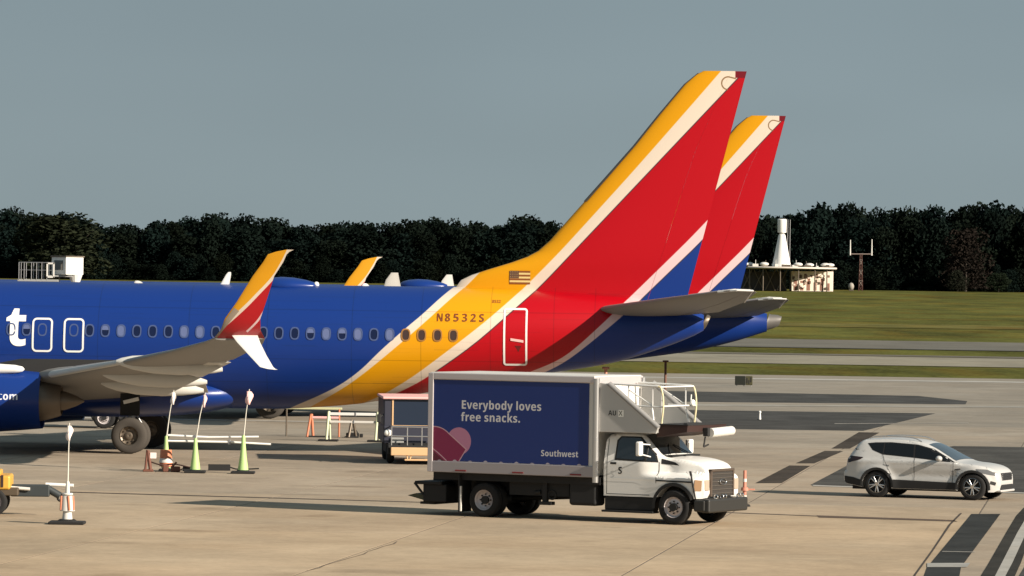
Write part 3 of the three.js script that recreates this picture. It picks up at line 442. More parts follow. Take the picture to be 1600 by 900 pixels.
// ---------------------------------------------------------------- wheels and bodies of road vehicles
function roadWheel(parent, x, y, z, r, w, style = 'steel', twin) {
  const g = sub('wheel', parent), s = Math.sign(z) || 1, h = w / 2;
  const prof = (p, cz) => new THREE.LatheGeometry(p.map(([a, b]) => new THREE.Vector2(a, b)), 40).rotateX(Math.PI / 2).translate(x, y, cz);
  const tp = [[r * 0.6, -h * 0.9], [r * 0.8, -h], [r * 0.94, -h * 0.88], [r, -h * 0.6], [r, h * 0.6], [r * 0.94, h * 0.88], [r * 0.8, h], [r * 0.6, h * 0.9]];
  part('tyre', twin ? [prof(tp, z), prof(tp, z - s * (w + 0.06))] : prof(tp, z), M.rubber, g);
  const q = (a) => a * s * h;
  if (style === 'alloy') {
    const rim = [prof([[r * 0.6, q(0.85)], [r * 0.66, q(0.95)], [r * 0.63, q(0.6)], [r * 0.6, q(-0.2)]], z), cyl(r * 0.13, r * 0.13, 0.05, 14).rotateX(Math.PI / 2).translate(x, y, z + q(0.72))];
    for (let i = 0; i < 10; i++) { const a = i / 10 * 2 * Math.PI + (i % 2 ? 0.13 : -0.13); rim.push(bar([x + r * 0.1 * Math.cos(a), y + r * 0.1 * Math.sin(a), z + q(0.7)], [x + r * 0.62 * Math.cos(a), y + r * 0.62 * Math.sin(a), z + q(0.75)], r * 0.055, 6)); }
    part('rim', rim, M.chrome, g); part('brake_disc', cyl(r * 0.58, r * 0.58, 0.03, 24).rotateX(Math.PI / 2).translate(x, y, z + q(0.1)), M.dark, g);
  } else {
    const dish = style === 'deep' ? -0.15 : 0.55;
    const rim = [prof([[r * 0.64, q(0.92)], [r * 0.58, q(0.85)], [r * 0.53, q(0.4)], [r * 0.45, q(dish)], [r * 0.24, q(dish + 0.05)]], z)];
    const hub = [cyl(r * 0.24, r * 0.2, 0.1, 16).rotateX(Math.PI / 2).translate(x, y, z + q(dish + 0.2))];
    for (let i = 0; i < 8; i++) { const a = i * Math.PI / 4; hub.push(cyl(0.018, 0.018, 0.06, 6).rotateX(Math.PI / 2).translate(x + r * 0.34 * Math.cos(a), y + r * 0.34 * Math.sin(a), z + q(dish + 0.1))); }
    part('rim', rim, M.trim, g); part('hub', hub, M.dark, g);
  }
  return g;
}
const segDist = (x, y, L) => { let m = 1e9; for (let i = 0; i + 1 < L.length; i++) { const [a, b] = L[i], [c, d] = L[i + 1], dx = c - a, dy = d - b, t = Math.max(0, Math.min(1, ((x - a) * dx + (y - b) * dy) / (dx * dx + dy * dy || 1))); m = Math.min(m, Math.hypot(x - a - t * dx, y - b - t * dy)); } return m; };
function dense(pts, step) { const o = []; for (let i = 0; i < pts.length; i++) { const a = pts[i], b = pts[(i + 1) % pts.length], n = Math.max(1, Math.ceil(Math.hypot(b[0] - a[0], b[1] - a[1]) / step)); for (let k = 0; k < n; k++) o.push([a[0] + (b[0] - a[0]) * k / n, a[1] + (b[1] - a[1]) * k / n]); } return o; }
const spline = (pts, n) => new THREE.CatmullRomCurve3(pts.map((p) => V(p[0], p[1], 0)), false, 'centripetal').getPoints(n).map((p) => [p.x, p.y]);
const arch = (cx, cy, r, a0, a1, n = 12) => Array.from({ length: n + 1 }, (_, i) => { const a = (a0 + (a1 - a0) * i / n) * R; return [cx + r * Math.cos(a), cy + r * Math.sin(a)]; });
// a body from its side silhouette: curved flanks z = +-W(x, y), joined over the top, front and back
function shell(outline, W, step = 0.09, crown = 0.03, crease = 0.55) {
  const o = dense(outline, step * 0.9), side = patch(o, W, step), pos = [], idx = [], N = 10;
  o.forEach(([x, y]) => { const w = W(x, y); for (let k = 0; k <= N; k++) { const t = 1 - 2 * k / N; pos.push(x, y + crown * (1 - t * t) * (y > 0.5 ? 1 : 0), w * t); } });
  for (let i = 0; i < o.length; i++) { const j = (i + 1) % o.length; for (let k = 0; k < N; k++) { const a = i * (N + 1) + k, b = a + 1, c = j * (N + 1) + k, d = c + 1; idx.push(a, b, d, a, d, c); } }
  const rim = new THREE.BufferGeometry(); rim.setAttribute('position', new THREE.Float32BufferAttribute(pos, 3)); rim.setIndex(idx);
  const area = o.reduce((s, p, i) => { const q = o[(i + 1) % o.length]; return s + p[0] * q[1] - q[0] * p[1]; }, 0);
  if (area > 0) { const a = rim.index.array; for (let i = 0; i < a.length; i += 3) { const t = a[i + 1]; a[i + 1] = a[i + 2]; a[i + 2] = t; } }
  return finish(merge([side, mirror(side), rim]), crease);
}
const span = (pts, W, lift, inset = 0.06, n = 8) => { // a strip laid over the top line, lifted off it
  const list = pts.map(([x, y], i) => { const a = pts[Math.max(0, i - 1)], b = pts[Math.min(pts.length - 1, i + 1)], l = Math.hypot(b[0] - a[0], b[1] - a[1]) || 1, nx = -(b[1] - a[1]) / l, ny = (b[0] - a[0]) / l, w = W(x, y) - inset; return Array.from({ length: n + 1 }, (_, k) => { const t = 1 - 2 * k / n; return [x + nx * lift, y + ny * lift + 0.03 * (1 - t * t), w * t]; }); });
  const g = rings(list, false, false); g.computeVertexNormals(); return g;
};

// ---------------------------------------------------------------- the white suv
{
  const t = thing('suv', 'white suv with dark windows parked at the right', 'suv', [10.146, 0, -128.73], -23 * R);
  const top = spline([[-0.95, 0.72], [-0.93, 0.92], [-0.88, 1.07], [-0.78, 1.22], [-0.64, 1.42], [-0.52, 1.5], [-0.2, 1.535], [0.36, 1.55], [0.9, 1.52], [1.22, 1.455], [1.52, 1.33], [1.88, 1.14], [2.17, 1.0], [2.34, 0.965], [2.66, 0.935], [2.98, 0.875], [3.17, 0.79], [3.26, 0.69], [3.29, 0.56]], 60);
  const out = [...top, [3.3, 0.42], [3.26, 0.28], [3.16, 0.22], [3.03, 0.22], ...arch(2.62, 0.33, 0.415, -12, 192), [2.18, 0.25], [0.42, 0.25], ...arch(-0.03, 0.33, 0.415, -10, 188), [-0.5, 0.28], [-0.9, 0.34], [-0.99, 0.44], [-0.99, 0.64]];
  const rnds = [...top, [3.3, 0.42], [3.26, 0.28]];
  const W0 = (x, y) => { let w = 0.9; if (y > 0.92) w -= (y - 0.92) * 0.42; if (y < 0.5) w -= (0.5 - y) * 0.12; if (x > 2.5) w -= 0.26 * ((x - 2.5) / 0.8) ** 2.2; if (x < -0.4) w -= 0.13 * ((-0.4 - x) / 0.6) ** 2; w += 0.022 * Math.exp(-(((y - 0.98) / 0.05) ** 2)) - 0.03 * Math.exp(-(((y - 0.62) / 0.12) ** 2)) * (x > 0.3 && x < 2.2 ? 1 : 0); for (const cx of [2.62, -0.03]) { const d = Math.hypot(x - cx, y - 0.33); w += 0.035 * Math.exp(-(((d - 0.45) / 0.09) ** 2)); } return w; };
  const W = (x, y) => { const d = Math.min(1, segDist(x, y, rnds) / 0.1); return W0(x, y) - 0.1 * (1 - Math.sqrt(1 - (1 - d) ** 2)); };
  part('body', shell(out, W, 0.075), M.silver, t);
  const both = (name, pts, m, lift, edge = 0.12, hole) => { const g = patch(pts, (x, y) => W(x, y) + lift, edge, hole); part(name, g, m, t); part(name, mirror(g), m, t); };
  const glassy = (pts) => both('side_window', pts, M.tint, 0.008);
  both('window_trim', [[-0.36, 1.43], [-0.2, 1.25], [0.1, 1.14], [1.0, 1.075], [1.8, 1.0], [2.14, 0.985], [1.9, 1.11], [1.5, 1.32], [1.05, 1.425], [0.3, 1.47], [-0.15, 1.455]], M.black, 0.004);
  glassy([[-0.31, 1.415], [-0.18, 1.27], [0.09, 1.165], [0.1, 1.445], [-0.14, 1.435]]);
  glassy([[0.14, 1.16], [0.96, 1.1], [0.93, 1.42], [0.3, 1.45], [0.14, 1.446]]);
  glassy([[1.02, 1.095], [1.78, 1.025], [1.98, 1.03], [1.5, 1.295], [1.05, 1.4], [0.99, 1.41]]);
  part('windscreen', span(spline([[1.3, 1.425], [1.52, 1.33], [1.88, 1.14], [2.12, 1.02]], 10), W, 0.008, 0.05), M.glass, t);
  part('rear_window', span(spline([[-0.86, 1.12], [-0.78, 1.22], [-0.66, 1.39]], 8), W, 0.01, 0.08), M.glass, t);
  both('wheel_arch_trim', [...arch(2.62, 0.33, 0.47, -6, 186, 16), ...arch(2.62, 0.33, 0.4, 190, -10, 16)], M.dark, 0.014, 0.08);
  both('wheel_arch_trim', [...arch(-0.03, 0.33, 0.47, -6, 184, 16), ...arch(-0.03, 0.33, 0.4, 188, -8, 16)], M.dark, 0.014, 0.08);
  both('sill', [[0.42, 0.26], [2.16, 0.26], [2.16, 0.45], [0.42, 0.49]], M.dark, 0.012);
  both('rear_bumper', [[-0.96, 0.4], [-0.9, 0.35], [-0.5, 0.29], [-0.47, 0.46], [-0.7, 0.52], [-0.97, 0.55]], M.dark, 0.012);
  both('tail_light', [[-0.89, 1.02], [-0.86, 0.9], [-0.5, 1.0], [-0.42, 1.06], [-0.8, 1.09]], mat([0.02, 0.008, 0.008], 0.15), 0.012);
  both('headlight', [[2.72, 0.83], [2.82, 0.75], [3.02, 0.69], [3.2, 0.66], [3.19, 0.73], [3.0, 0.82]], mat([0.2, 0.2, 0.2], 0.1, 0.4), 0.012);
  both('fog_light', [[3.08, 0.44], [3.2, 0.4], [3.22, 0.48], [3.1, 0.52]], M.dark, 0.012);
  both('fender_vent', [[2.12, 0.78], [2.3, 0.8], [2.28, 0.83], [2.14, 0.81]], M.dark, 0.012);
  both('door_handle', [[0.3, 0.93], [0.52, 0.92], [0.52, 0.955], [0.3, 0.965]], M.silver, 0.035);
  both('door_handle', [[1.12, 0.89], [1.34, 0.88], [1.34, 0.915], [1.12, 0.925]], M.silver, 0.035);
  for (const pts of [[[1.0, 0.4], [1.012, 0.4], [1.012, 1.08], [1.0, 1.08]], [[2.06, 0.42], [2.072, 0.42], [2.1, 0.98], [2.088, 0.98]], [[0.36, 0.62], [0.372, 0.62], [0.1, 1.15], [0.088, 1.15]]]) both('door_seam', pts, M.dark, 0.009, 0.06);
  for (let i = 0; i < 4; i++) part('grille_bar', [box(3.28, 3.315, 0.535 + i * 0.045, 0.555 + i * 0.045, -0.42, 0.42)], M.chrome, t);
  part('grille', rbox(3.2, 3.305, 0.515, 0.72, -0.44, 0.44, 0.03), M.dark, t);
  part('lower_intake', rbox(3.2, 3.315, 0.27, 0.42, -0.5, 0.5, 0.03), M.dark, t);
  part('front_bumper', rbox(3.12, 3.335, 0.22, 0.28, -0.6, 0.6, 0.025), M.silver, t);
  for (const s of [1, -1]) part('wing_mirror', [new THREE.SphereGeometry(0.12, 14, 10).scale(0.75, 0.62, 0.8).translate(1.72, 1.08, s * 0.98), bar([1.74, 1.03, s * 0.84], [1.72, 1.06, s * 0.96], 0.03)], M.silver, t);
  for (const s of [1, -1]) each('roof_rail', [tube([[-0.35, 1.55, s * 0.55], [-0.2, 1.6, s * 0.56], [0.9, 1.585, s * 0.56], [1.1, 1.5, s * 0.56]], 0.017, 6)], M.alu, t);
  part('underbody', [box(-0.8, 3.05, 0.2, 0.5, -0.62, 0.62), box(-0.4, 3.0, 0.45, 0.8, -0.68, 0.68)], M.black, t);
  for (const x of [-0.03, 2.62]) for (const s of [1, -1]) roadWheel(t, x, 0.352, s * 0.8, 0.352, 0.22, 'alloy');
}

// ---------------------------------------------------------------- catering truck in front
{
  const t = thing('catering_truck', 'white catering truck with a dark blue printed cargo box in front of the tail', 'truck', [-0.08, 0, -115.16], -29 * R);
  // cargo box
  const bx = part('cargo_box', rbox(-1.43, 3.0, 1.06, 3.38, -1.2, 1.2, 0.03), M.offwhite, t);
  const print = (() => {
    const w = 1024, h = 470, cv = document.createElement('canvas'); cv.width = w; cv.height = h; const c = cv.getContext('2d'), P = (x, y) => [(x + 1.37) / 4.24 * w, (3.24 - y) / 1.93 * h];
    c.fillStyle = css(0.006, 0.024, 0.15); c.fillRect(0, 0, w, h);
    // heart cut off by the panel's edge
    c.fillStyle = css(0.42, 0.17, 0.27); c.beginPath(); c.arc(...P(-0.62, 1.79), 0.33 / 4.24 * w, 0, 7); c.fill();
    c.fillStyle = css(0.2, 0.012, 0.06); c.beginPath(); c.moveTo(...P(-1.38, 2.12)); c.quadraticCurveTo(...P(-1.1, 2.14), ...P(-0.92, 1.98)); c.lineTo(...P(-0.42, 1.6)); c.lineTo(...P(-0.6, 1.31)); c.lineTo(...P(-1.38, 1.31)); c.closePath(); c.fill();
    c.strokeStyle = css(0.5, 0.3, 0.34); c.lineWidth = 6; c.beginPath(); c.moveTo(...P(-1.38, 2.12)); c.quadraticCurveTo(...P(-1.1, 2.14), ...P(-0.92, 1.98)); c.lineTo(...P(-0.42, 1.6)); c.lineTo(...P(-0.62, 1.3)); c.stroke();
    c.beginPath(); c.moveTo(...P(-1.38, 1.62)); c.quadraticCurveTo(...P(-1.2, 1.52), ...P(-0.95, 1.31)); c.stroke();
    c.fillStyle = css(0.09, 0.006, 0.02); c.beginPath(); c.moveTo(...P(-1.38, 1.58)); c.lineTo(...P(-1.02, 1.31)); c.lineTo(...P(-1.38, 1.31)); c.fill();
    c.fillStyle = css(0.62, 0.6, 0.6); c.font = '600 68px sans-serif'; c.textBaseline = 'alphabetic';
    c.fillText('Everybody loves', ...P(-0.58, 2.56), 2.4 / 4.24 * w); c.fillText('free snacks.', ...P(-0.58, 2.27), 1.72 / 4.24 * w);
    c.font = 'bold 48px sans-serif'; c.fillText('Southwest', ...P(1.6, 1.5), 1.04 / 4.24 * w);
    c.fillStyle = css(0.4, 0.35, 0.4); for (let i = 0; i < 10; i++) { const [x, y] = P(-1.15 + i * 0.42, 1.31); c.beginPath(); c.ellipse(x, y + 4, 15, 10 + 3 * (i % 2), 0, 0, 7); c.fill(); }
    for (let i = 0; i < 160; i++) { c.fillStyle = `rgba(120,110,100,${0.02 + 0.04 * rnd()})`; c.fillRect(rnd() * w, rnd() * h, 1.5, rr(20, 120)); }
    return canvasTex(cv);
  })();
  const pg = new THREE.BoxGeometry(4.24, 1.93, 0.02).translate(0.75, 2.275, 1.204);
  part('side_panel', pg, new THREE.MeshStandardMaterial({ map: print, roughness: 0.45 }), bx, 'dark blue side panel with white lettering and a pink heart');
  each('floor_rail', [rbox(-1.46, 3.02, 1.04, 1.3, 1.17, 1.235, 0.015), rbox(-1.46, 3.02, 1.04, 1.3, -1.235, -1.17, 0.015), box(-1.46, -1.43, 1.04, 1.3, -1.2, 1.2)], mat([0.36, 0.33, 0.34], 0.5, 0.3), bx);
  each('top_rail', [rbox(-1.46, 3.02, 3.25, 3.4, 1.17, 1.235, 0.015), rbox(-1.46, 3.02, 3.25, 3.4, -1.235, -1.17, 0.015), rbox(2.98, 3.03, 3.2, 3.4, -1.2, 1.2, 0.015)], M.trim, bx);
  each('corner_post', [rbox(-1.47, -1.33, 1.04, 3.4, 1.17, 1.24, 0.015), rbox(-1.47, -1.33, 1.04, 3.4, -1.24, -1.17, 0.015)], M.trim, bx);
  each('corner_post', [bar([3.04, 0.92, 1.17], [3.04, 3.36, 1.17], 0.075, 14), bar([3.04, 0.92, -1.17], [3.04, 3.36, -1.17], 0.075, 14)], M.alu, bx);
  part('roof_skin', rbox(-1.44, 3.0, 3.37, 3.42, -1.19, 1.19, 0.02), M.offwhite, bx);
  part('front_door', [rbox(3.0, 3.035, 2.2, 3.15, -0.55, 0.55, 0.01)], M.white, bx);
  for (let i = 0; i < 3; i++) part('marker_light', rbox(-0.7 + i * 1.55, -0.4 + i * 1.55, 1.075, 1.11, 1.234, 1.25, 0.006), mat([0.2, 0.02, 0.02], 0.3), bx);
  // cheek plates carrying the walkway over the cab
  for (const s of [1, -1]) {
    const g = new THREE.ExtrudeGeometry(poly([[3.08, 3.26], [3.36, 3.22], [4.66, 2.24], [4.6, 2.12], [3.08, 2.12]]), { depth: 0.04, bevelEnabled: true, bevelSize: 0.01, bevelThickness: 0.01, bevelSegments: 1 }).translate(0, 0, s * 1.12 - 0.02);
    const pl = part('cheek_plate', g, mat([0.47, 0.46, 0.44], 0.5, 0.1), t);
    part('plate_flange', [bar([3.34, 3.24, s * 1.12], [4.66, 2.24, s * 1.12], 0.075, 4)], mat([0.24, 0.235, 0.23], 0.5), pl);
    if (s > 0) part('plate_lettering', new THREE.PlaneGeometry(0.42, 0.2).translate(3.56, 2.56, 1.156), lettering(0.42, 0.2, 256, (c, w, h) => { c.fillStyle = 'rgba(40,40,40,0.9)'; c.font = `bold ${h * 0.8}px sans-serif`; c.textBaseline = 'middle'; c.fillText('AU', 2, h / 2, w * 0.6); c.fillStyle = '#f4f2ea'; c.fillRect(w * 0.64, h * 0.1, w * 0.34, h * 0.82); c.fillStyle = '#77746c'; c.fillText('X', w * 0.66, h / 2, w * 0.3); }), pl);
  }
  part('walkway_floor', [rbox(3.05, 4.6, 2.12, 2.2, -1.1, 1.1, 0.01)], M.grey, t);
  part('lift_platform', [new THREE.ExtrudeGeometry(poly([[4.56, 2.03], [5.34, 2.17], [5.36, 2.31], [4.56, 2.31]]), { depth: 1.98, bevelEnabled: true, bevelSize: 0.01, bevelThickness: 0.01, bevelSegments: 1 }).translate(0, 0, -0.99)], M.brown, t, 'dark brown bridge platform above the cab');
  part('platform_edge', [rbox(4.55, 5.38, 2.31, 2.335, -1.01, 1.01, 0.008), box(5.2, 5.3, 2.335, 2.36, -0.9, 0.9)], M.dark, t);
  part('roller_bumper', [bar([5.5, 2.13, 0.12], [5.5, 2.16, -1.0], 0.11, 16)], M.offwhite, t);
  part('roller_bracket', [rbox(5.36, 5.5, 2.05, 2.25, 0.1, 0.22, 0.02), bar([5.4, 2.04, 0.16], [5.38, 1.8, 0.2], 0.02), bar([5.38, 1.8, 0.2], [5.46, 1.86, 0.1], 0.02)], M.dark, t);
  const rail = (name, list, m = M.white) => each(name, list.map(([a, b, r]) => bar(a, b, (r || 0.026) * 0.72, 8)), m, t);
  for (const s of [1, -1]) {
    const z = s * 0.85;
    rail('handrail', [[[3.1, 3.24, z], [4.5, 3.2, z], 0.036], [[3.9, 2.74, z], [4.62, 2.72, z]]]);
    rail('rail_post', [[[3.72, 3.22, z], [3.74, 2.3, z]], [[4.36, 3.2, z], [4.36, 2.72, z]]]);
    part('rail_end', tube([[4.5, 3.2, z], [4.56, 3.18, z], [4.62, 3.0, z], [4.64, 2.74, z], [4.6, 2.34, z]], 0.023, 8), mat([0.66, 0.58, 0.36], 0.5), t);
    rail('rail_brace', [[[3.74, 3.1, z], [4.34, 2.76, z], 0.022]]);
    rail('rail_foot', [[[4.35, 2.7, z], [4.42, 2.34, z * 1.05], 0.03]]);
  }
  rail('cross_rail', [[[4.56, 3.19, 0.85], [4.56, 3.19, -0.85]], [[4.63, 2.74, 0.85], [4.63, 2.74, -0.85]]]);
  part('work_light', [new THREE.SphereGeometry(0.085, 14, 10).scale(0.7, 1, 1).translate(4.7, 2.8, -0.55), bar([4.64, 2.74, -0.55], [4.66, 3.0, -0.55], 0.015)], M.lamp, t);
  // cab
  const top = spline([[3.2, 1.98], [3.27, 2.05], [3.5, 2.09], [3.9, 2.1], [4.1, 2.07], [4.25, 1.95], [4.45, 1.74], [4.63, 1.58], [4.8, 1.545], [5.1, 1.52], [5.4, 1.47], [5.6, 1.4], [5.7, 1.31], [5.73, 1.2]], 50);
  const out = [...top, [5.75, 0.72], [5.7, 0.62], [5.53, 0.62], ...arch(5.04, 0.42, 0.5, 24, 156), [4.5, 0.62], [3.19, 0.62], [3.18, 1.2]];
  const W0 = (x, y) => {
    let cabw = 1.02 - Math.max(0, y - 1.4) * 0.2, f = smooth(4.1, 4.9, x);
    const hood = 0.78 - 0.1 * smooth(5, 5.75, x), fend = 1.04 - 0.16 * smooth(5.45, 5.8, x);
    return cabw * (1 - f) + f * (fend + (hood - fend) * smooth(1.08, 1.22, y));
  };
  const W = (x, y) => { const d = Math.min(1, segDist(x, y, top) / 0.09); return W0(x, y) - 0.09 * (1 - Math.sqrt(1 - (1 - d) ** 2)); };
  const cab = part('cab', shell(out, W, 0.075), M.white, t);
  const both = (name, pts, m, lift, p = t, hole) => { const g = patch(pts, (x, y) => W(x, y) + lift, 0.12, hole); part(name, g, m, p); part(name, mirror(g), m, p); };
  both('side_window', [[3.5, 1.5], [3.52, 1.9], [3.6, 1.99], [4.08, 1.99], [4.46, 1.62], [4.5, 1.46]], M.glass, 0.008);
  both('window_seal', [[3.46, 1.46], [3.48, 1.92], [3.58, 2.02], [4.11, 2.02], [4.5, 1.63], [4.55, 1.43]], M.black, 0.004, t, [[3.5, 1.5], [4.5, 1.46], [4.46, 1.62], [4.08, 1.99], [3.6, 1.99], [3.52, 1.9]]);
  part('windscreen', span(spline([[4.14, 2.045], [4.25, 1.95], [4.45, 1.74], [4.62, 1.6]], 10), W, 0.01, 0.06), M.glass, t);
  for (const s of [1, -1]) part('wiper', bar([4.66, 1.62, s * 0.5], [4.42, 1.83, s * 0.12], 0.012), M.black, t);
  part('cowl', [rbox(4.6, 4.84, 1.555, 1.6, -0.72, 0.72, 0.02)], M.black, t);
  both('cowl_vent', [[4.62, 1.4], [5.05, 1.37], [4.95, 1.44], [4.62, 1.52]], M.black, 0.01);
  for (const pts of [[[3.26, 0.66], [3.275, 0.66], [3.275, 1.95], [3.26, 1.95]], [[4.56, 0.95], [4.575, 0.95], [4.575, 1.44], [4.56, 1.44]], [[3.26, 0.66], [4.4, 0.66], [4.4, 0.675], [3.26, 0.675]]]) both('door_seam', pts, M.dark, 0.005);
  both('door_crease', [[3.3, 1.02], [4.5, 1.02], [4.5, 1.045], [3.3, 1.045]], M.white, 0.014);
  both('door_handle', [[3.36, 1.36], [3.52, 1.36], [3.52, 1.41], [3.36, 1.41]], M.dark, 0.02);
  part('door_lettering', new THREE.PlaneGeometry(0.17, 0.24).translate(3.62, 1.22, 1.035), lettering(0.17, 0.24, 128, (c, w, h) => { c.fillStyle = '#0c0c0c'; c.font = `bold ${h * 0.95}px sans-serif`; c.textAlign = 'center'; c.textBaseline = 'middle'; c.fillText('S', w / 2, h / 2); }), t);
  both('wheel_arch_trim', [...arch(5.04, 0.42, 0.56, 20, 186, 16), ...arch(5.04, 0.42, 0.48, 186, 20, 16)], M.dark, 0.03);
  both('fender_line', [[4.56, 1.0], [5.5, 0.985], [5.5, 1.02], [4.56, 1.035]], M.dark, 0.018);
  both('headlight', [[5.55, 0.8], [5.7, 0.8], [5.71, 1.04], [5.57, 1.06]], mat([0.42, 0.26, 0.15], 0.2, 0.2), 0.014);
  for (const s of [1, -1]) {
    part('headlight', rbox(5.68, 5.775, 0.8, 1.06, s * 0.76 - 0.12, s * 0.76 + 0.1, 0.03), mat([0.55, 0.45, 0.35], 0.15, 0.3), t);
    part('grille_guard', [bar([5.6, 0.62, s * 1.03], [5.5, 1.16, s * 1.06], 0.022), bar([5.5, 1.16, s * 1.06], [5.48, 1.26, s * 1.08], 0.03)], M.dark, t);
  }
  part('grille_frame', [rbox(5.7, 5.8, 0.66, 1.3, -0.6, -0.54, 0.015), rbox(5.7, 5.8, 0.66, 1.3, 0.54, 0.6, 0.015), rbox(5.7, 5.8, 1.24, 1.3, -0.6, 0.6, 0.015)], mat([0.12, 0.09, 0.07], 0.4, 0.4), t);
  part('grille', rbox(5.68, 5.775, 0.66, 1.27, -0.56, 0.56, 0.02), mat([0.035, 0.03, 0.026], 0.6), t);
  for (let i = 0; i < 6; i++) part('grille_bar', rbox(5.765, 5.79, 0.72 + i * 0.09, 0.745 + i * 0.09, -0.54, 0.54, 0.008), mat([0.07, 0.06, 0.05], 0.5), t);
  part('badge', [new THREE.TorusGeometry(0.12, 0.014, 6, 24).scale(1.4, 0.55, 1).rotateY(Math.PI / 2).translate(5.805, 1.0, 0), bar([5.805, 0.99, -0.12], [5.805, 1.02, 0.1], 0.014)], M.chrome, t);
  part('bumper', [rbox(5.74, 5.96, 0.3, 0.62, -1.02, 1.02, 0.05, 3), rbox(5.55, 5.85, 0.32, 0.6, 0.86, 1.04, 0.05, 3), rbox(5.55, 5.85, 0.32, 0.6, -1.04, -0.86, 0.05, 3)], mat([0.022, 0.021, 0.019], 0.5), t);
  for (const z of [-0.8, -0.62, 0.1, 0.25, 0.55]) part('tow_hook', [new THREE.TorusGeometry(0.045, 0.016, 6, 14).translate(5.9, 0.66, z)], M.chrome, t);
  for (const s of [1, -1]) {
    part('wing_mirror', [rbox(4.2, 4.32, 1.58, 1.92, s * 1.3 - 0.1, s * 1.3 + 0.1, 0.04, 3), bar([4.36, 1.84, s * 0.95], [4.28, 1.86, s * 1.25], 0.016), bar([4.4, 1.56, s * 1.0], [4.28, 1.62, s * 1.25], 0.016)], M.white, t);
    part('mirror_back', [rbox(4.185, 4.21, 1.6, 1.9, s * 1.3 - 0.085, s * 1.3 + 0.085, 0.008)], M.dark, t);
  }
  // running gear
  part('chassis', [box(-1.75, 5.7, 0.62, 0.86, 0.35, 0.45), box(-1.75, 5.7, 0.62, 0.86, -0.45, -0.35), box(-1.4, 3.1, 0.86, 1.05, -1.05, 1.05), box(3.1, 5.7, 0.5, 0.9, -0.7, 0.7), box(0.6, 2.2, 0.55, 0.9, -0.9, 0.9), bar([0, 0.4, -0.95], [0, 0.4, 0.95], 0.11, 12), bar([5.04, 0.4, -0.9], [5.04, 0.4, 0.9], 0.07, 12), bar([0.2, 0.42, 0], [3.4, 0.6, 0], 0.06, 10)], M.black, t);
  part('side_step', [rbox(3.2, 4.5, 0.28, 0.62, 0.72, 1.0, 0.04), rbox(3.16, 4.52, 0.24, 0.29, 0.75, 1.08, 0.015)], M.black, t);
  part('side_step', [rbox(3.2, 4.5, 0.28, 0.62, -1.0, -0.72, 0.04)], M.black, t);
  part('fuel_tank', [rbox(2.25, 3.0, 0.36, 0.95, 0.55, 1.02, 0.08, 3)], M.dark, t);
  part('stabiliser_leg', [rbox(1.52, 1.64, 0.4, 0.95, 0.85, 0.97, 0.01), rbox(1.46, 1.78, 0.34, 0.42, 0.8, 1.02, 0.01), new THREE.TorusGeometry(0.1, 0.025, 6, 16).translate(1.75, 0.58, 0.9), bar([1.3, 0.62, 0.9], [1.45, 0.64, 0.9], 0.05)], M.dark, t);
  for (const s of [1, -1]) part('mud_flap', [rbox(-0.66, -0.63, 0.1, 1.0, s * 0.85 - 0.3, s * 0.85 + 0.3, 0.008)], M.dark, t);
  part('mud_flap_hanger', [rbox(-0.62, -0.58, 0.12, 0.72, 1.1, 1.15, 0.008)], M.offwhite, t);
  part('rear_step', [rbox(-1.95, -1.2, 0.72, 0.8, -1.0, 1.0, 0.02), rbox(-1.75, -1.1, 0.3, 0.74, -0.9, 0.95, 0.04), bar([-1.95, 0.76, 1.0], [-1.6, 0.3, 0.9], 0.03), bar([-1.95, 0.76, -1.0], [-1.6, 0.3, -0.9], 0.03), box(-1.9, -1.5, 0.24, 0.3, -0.7, 0.8)], M.black, t);
  part('tail_lift_plate', new THREE.ExtrudeGeometry(poly([[-2.2, 0.44], [-1.95, 0.5], [-1.6, 0.42], [-1.75, 0.34]]), { depth: 1.6, bevelEnabled: false }).translate(0, 0, -0.7), mat([0.05, 0.055, 0.03], 0.7), t);
  for (const s of [1, -1]) { roadWheel(t, 0, 0.405, s * 0.98, 0.405, 0.22, 'deep', true); roadWheel(t, 5.04, 0.405, s * 0.94, 0.405, 0.24, 'steel'); }
}

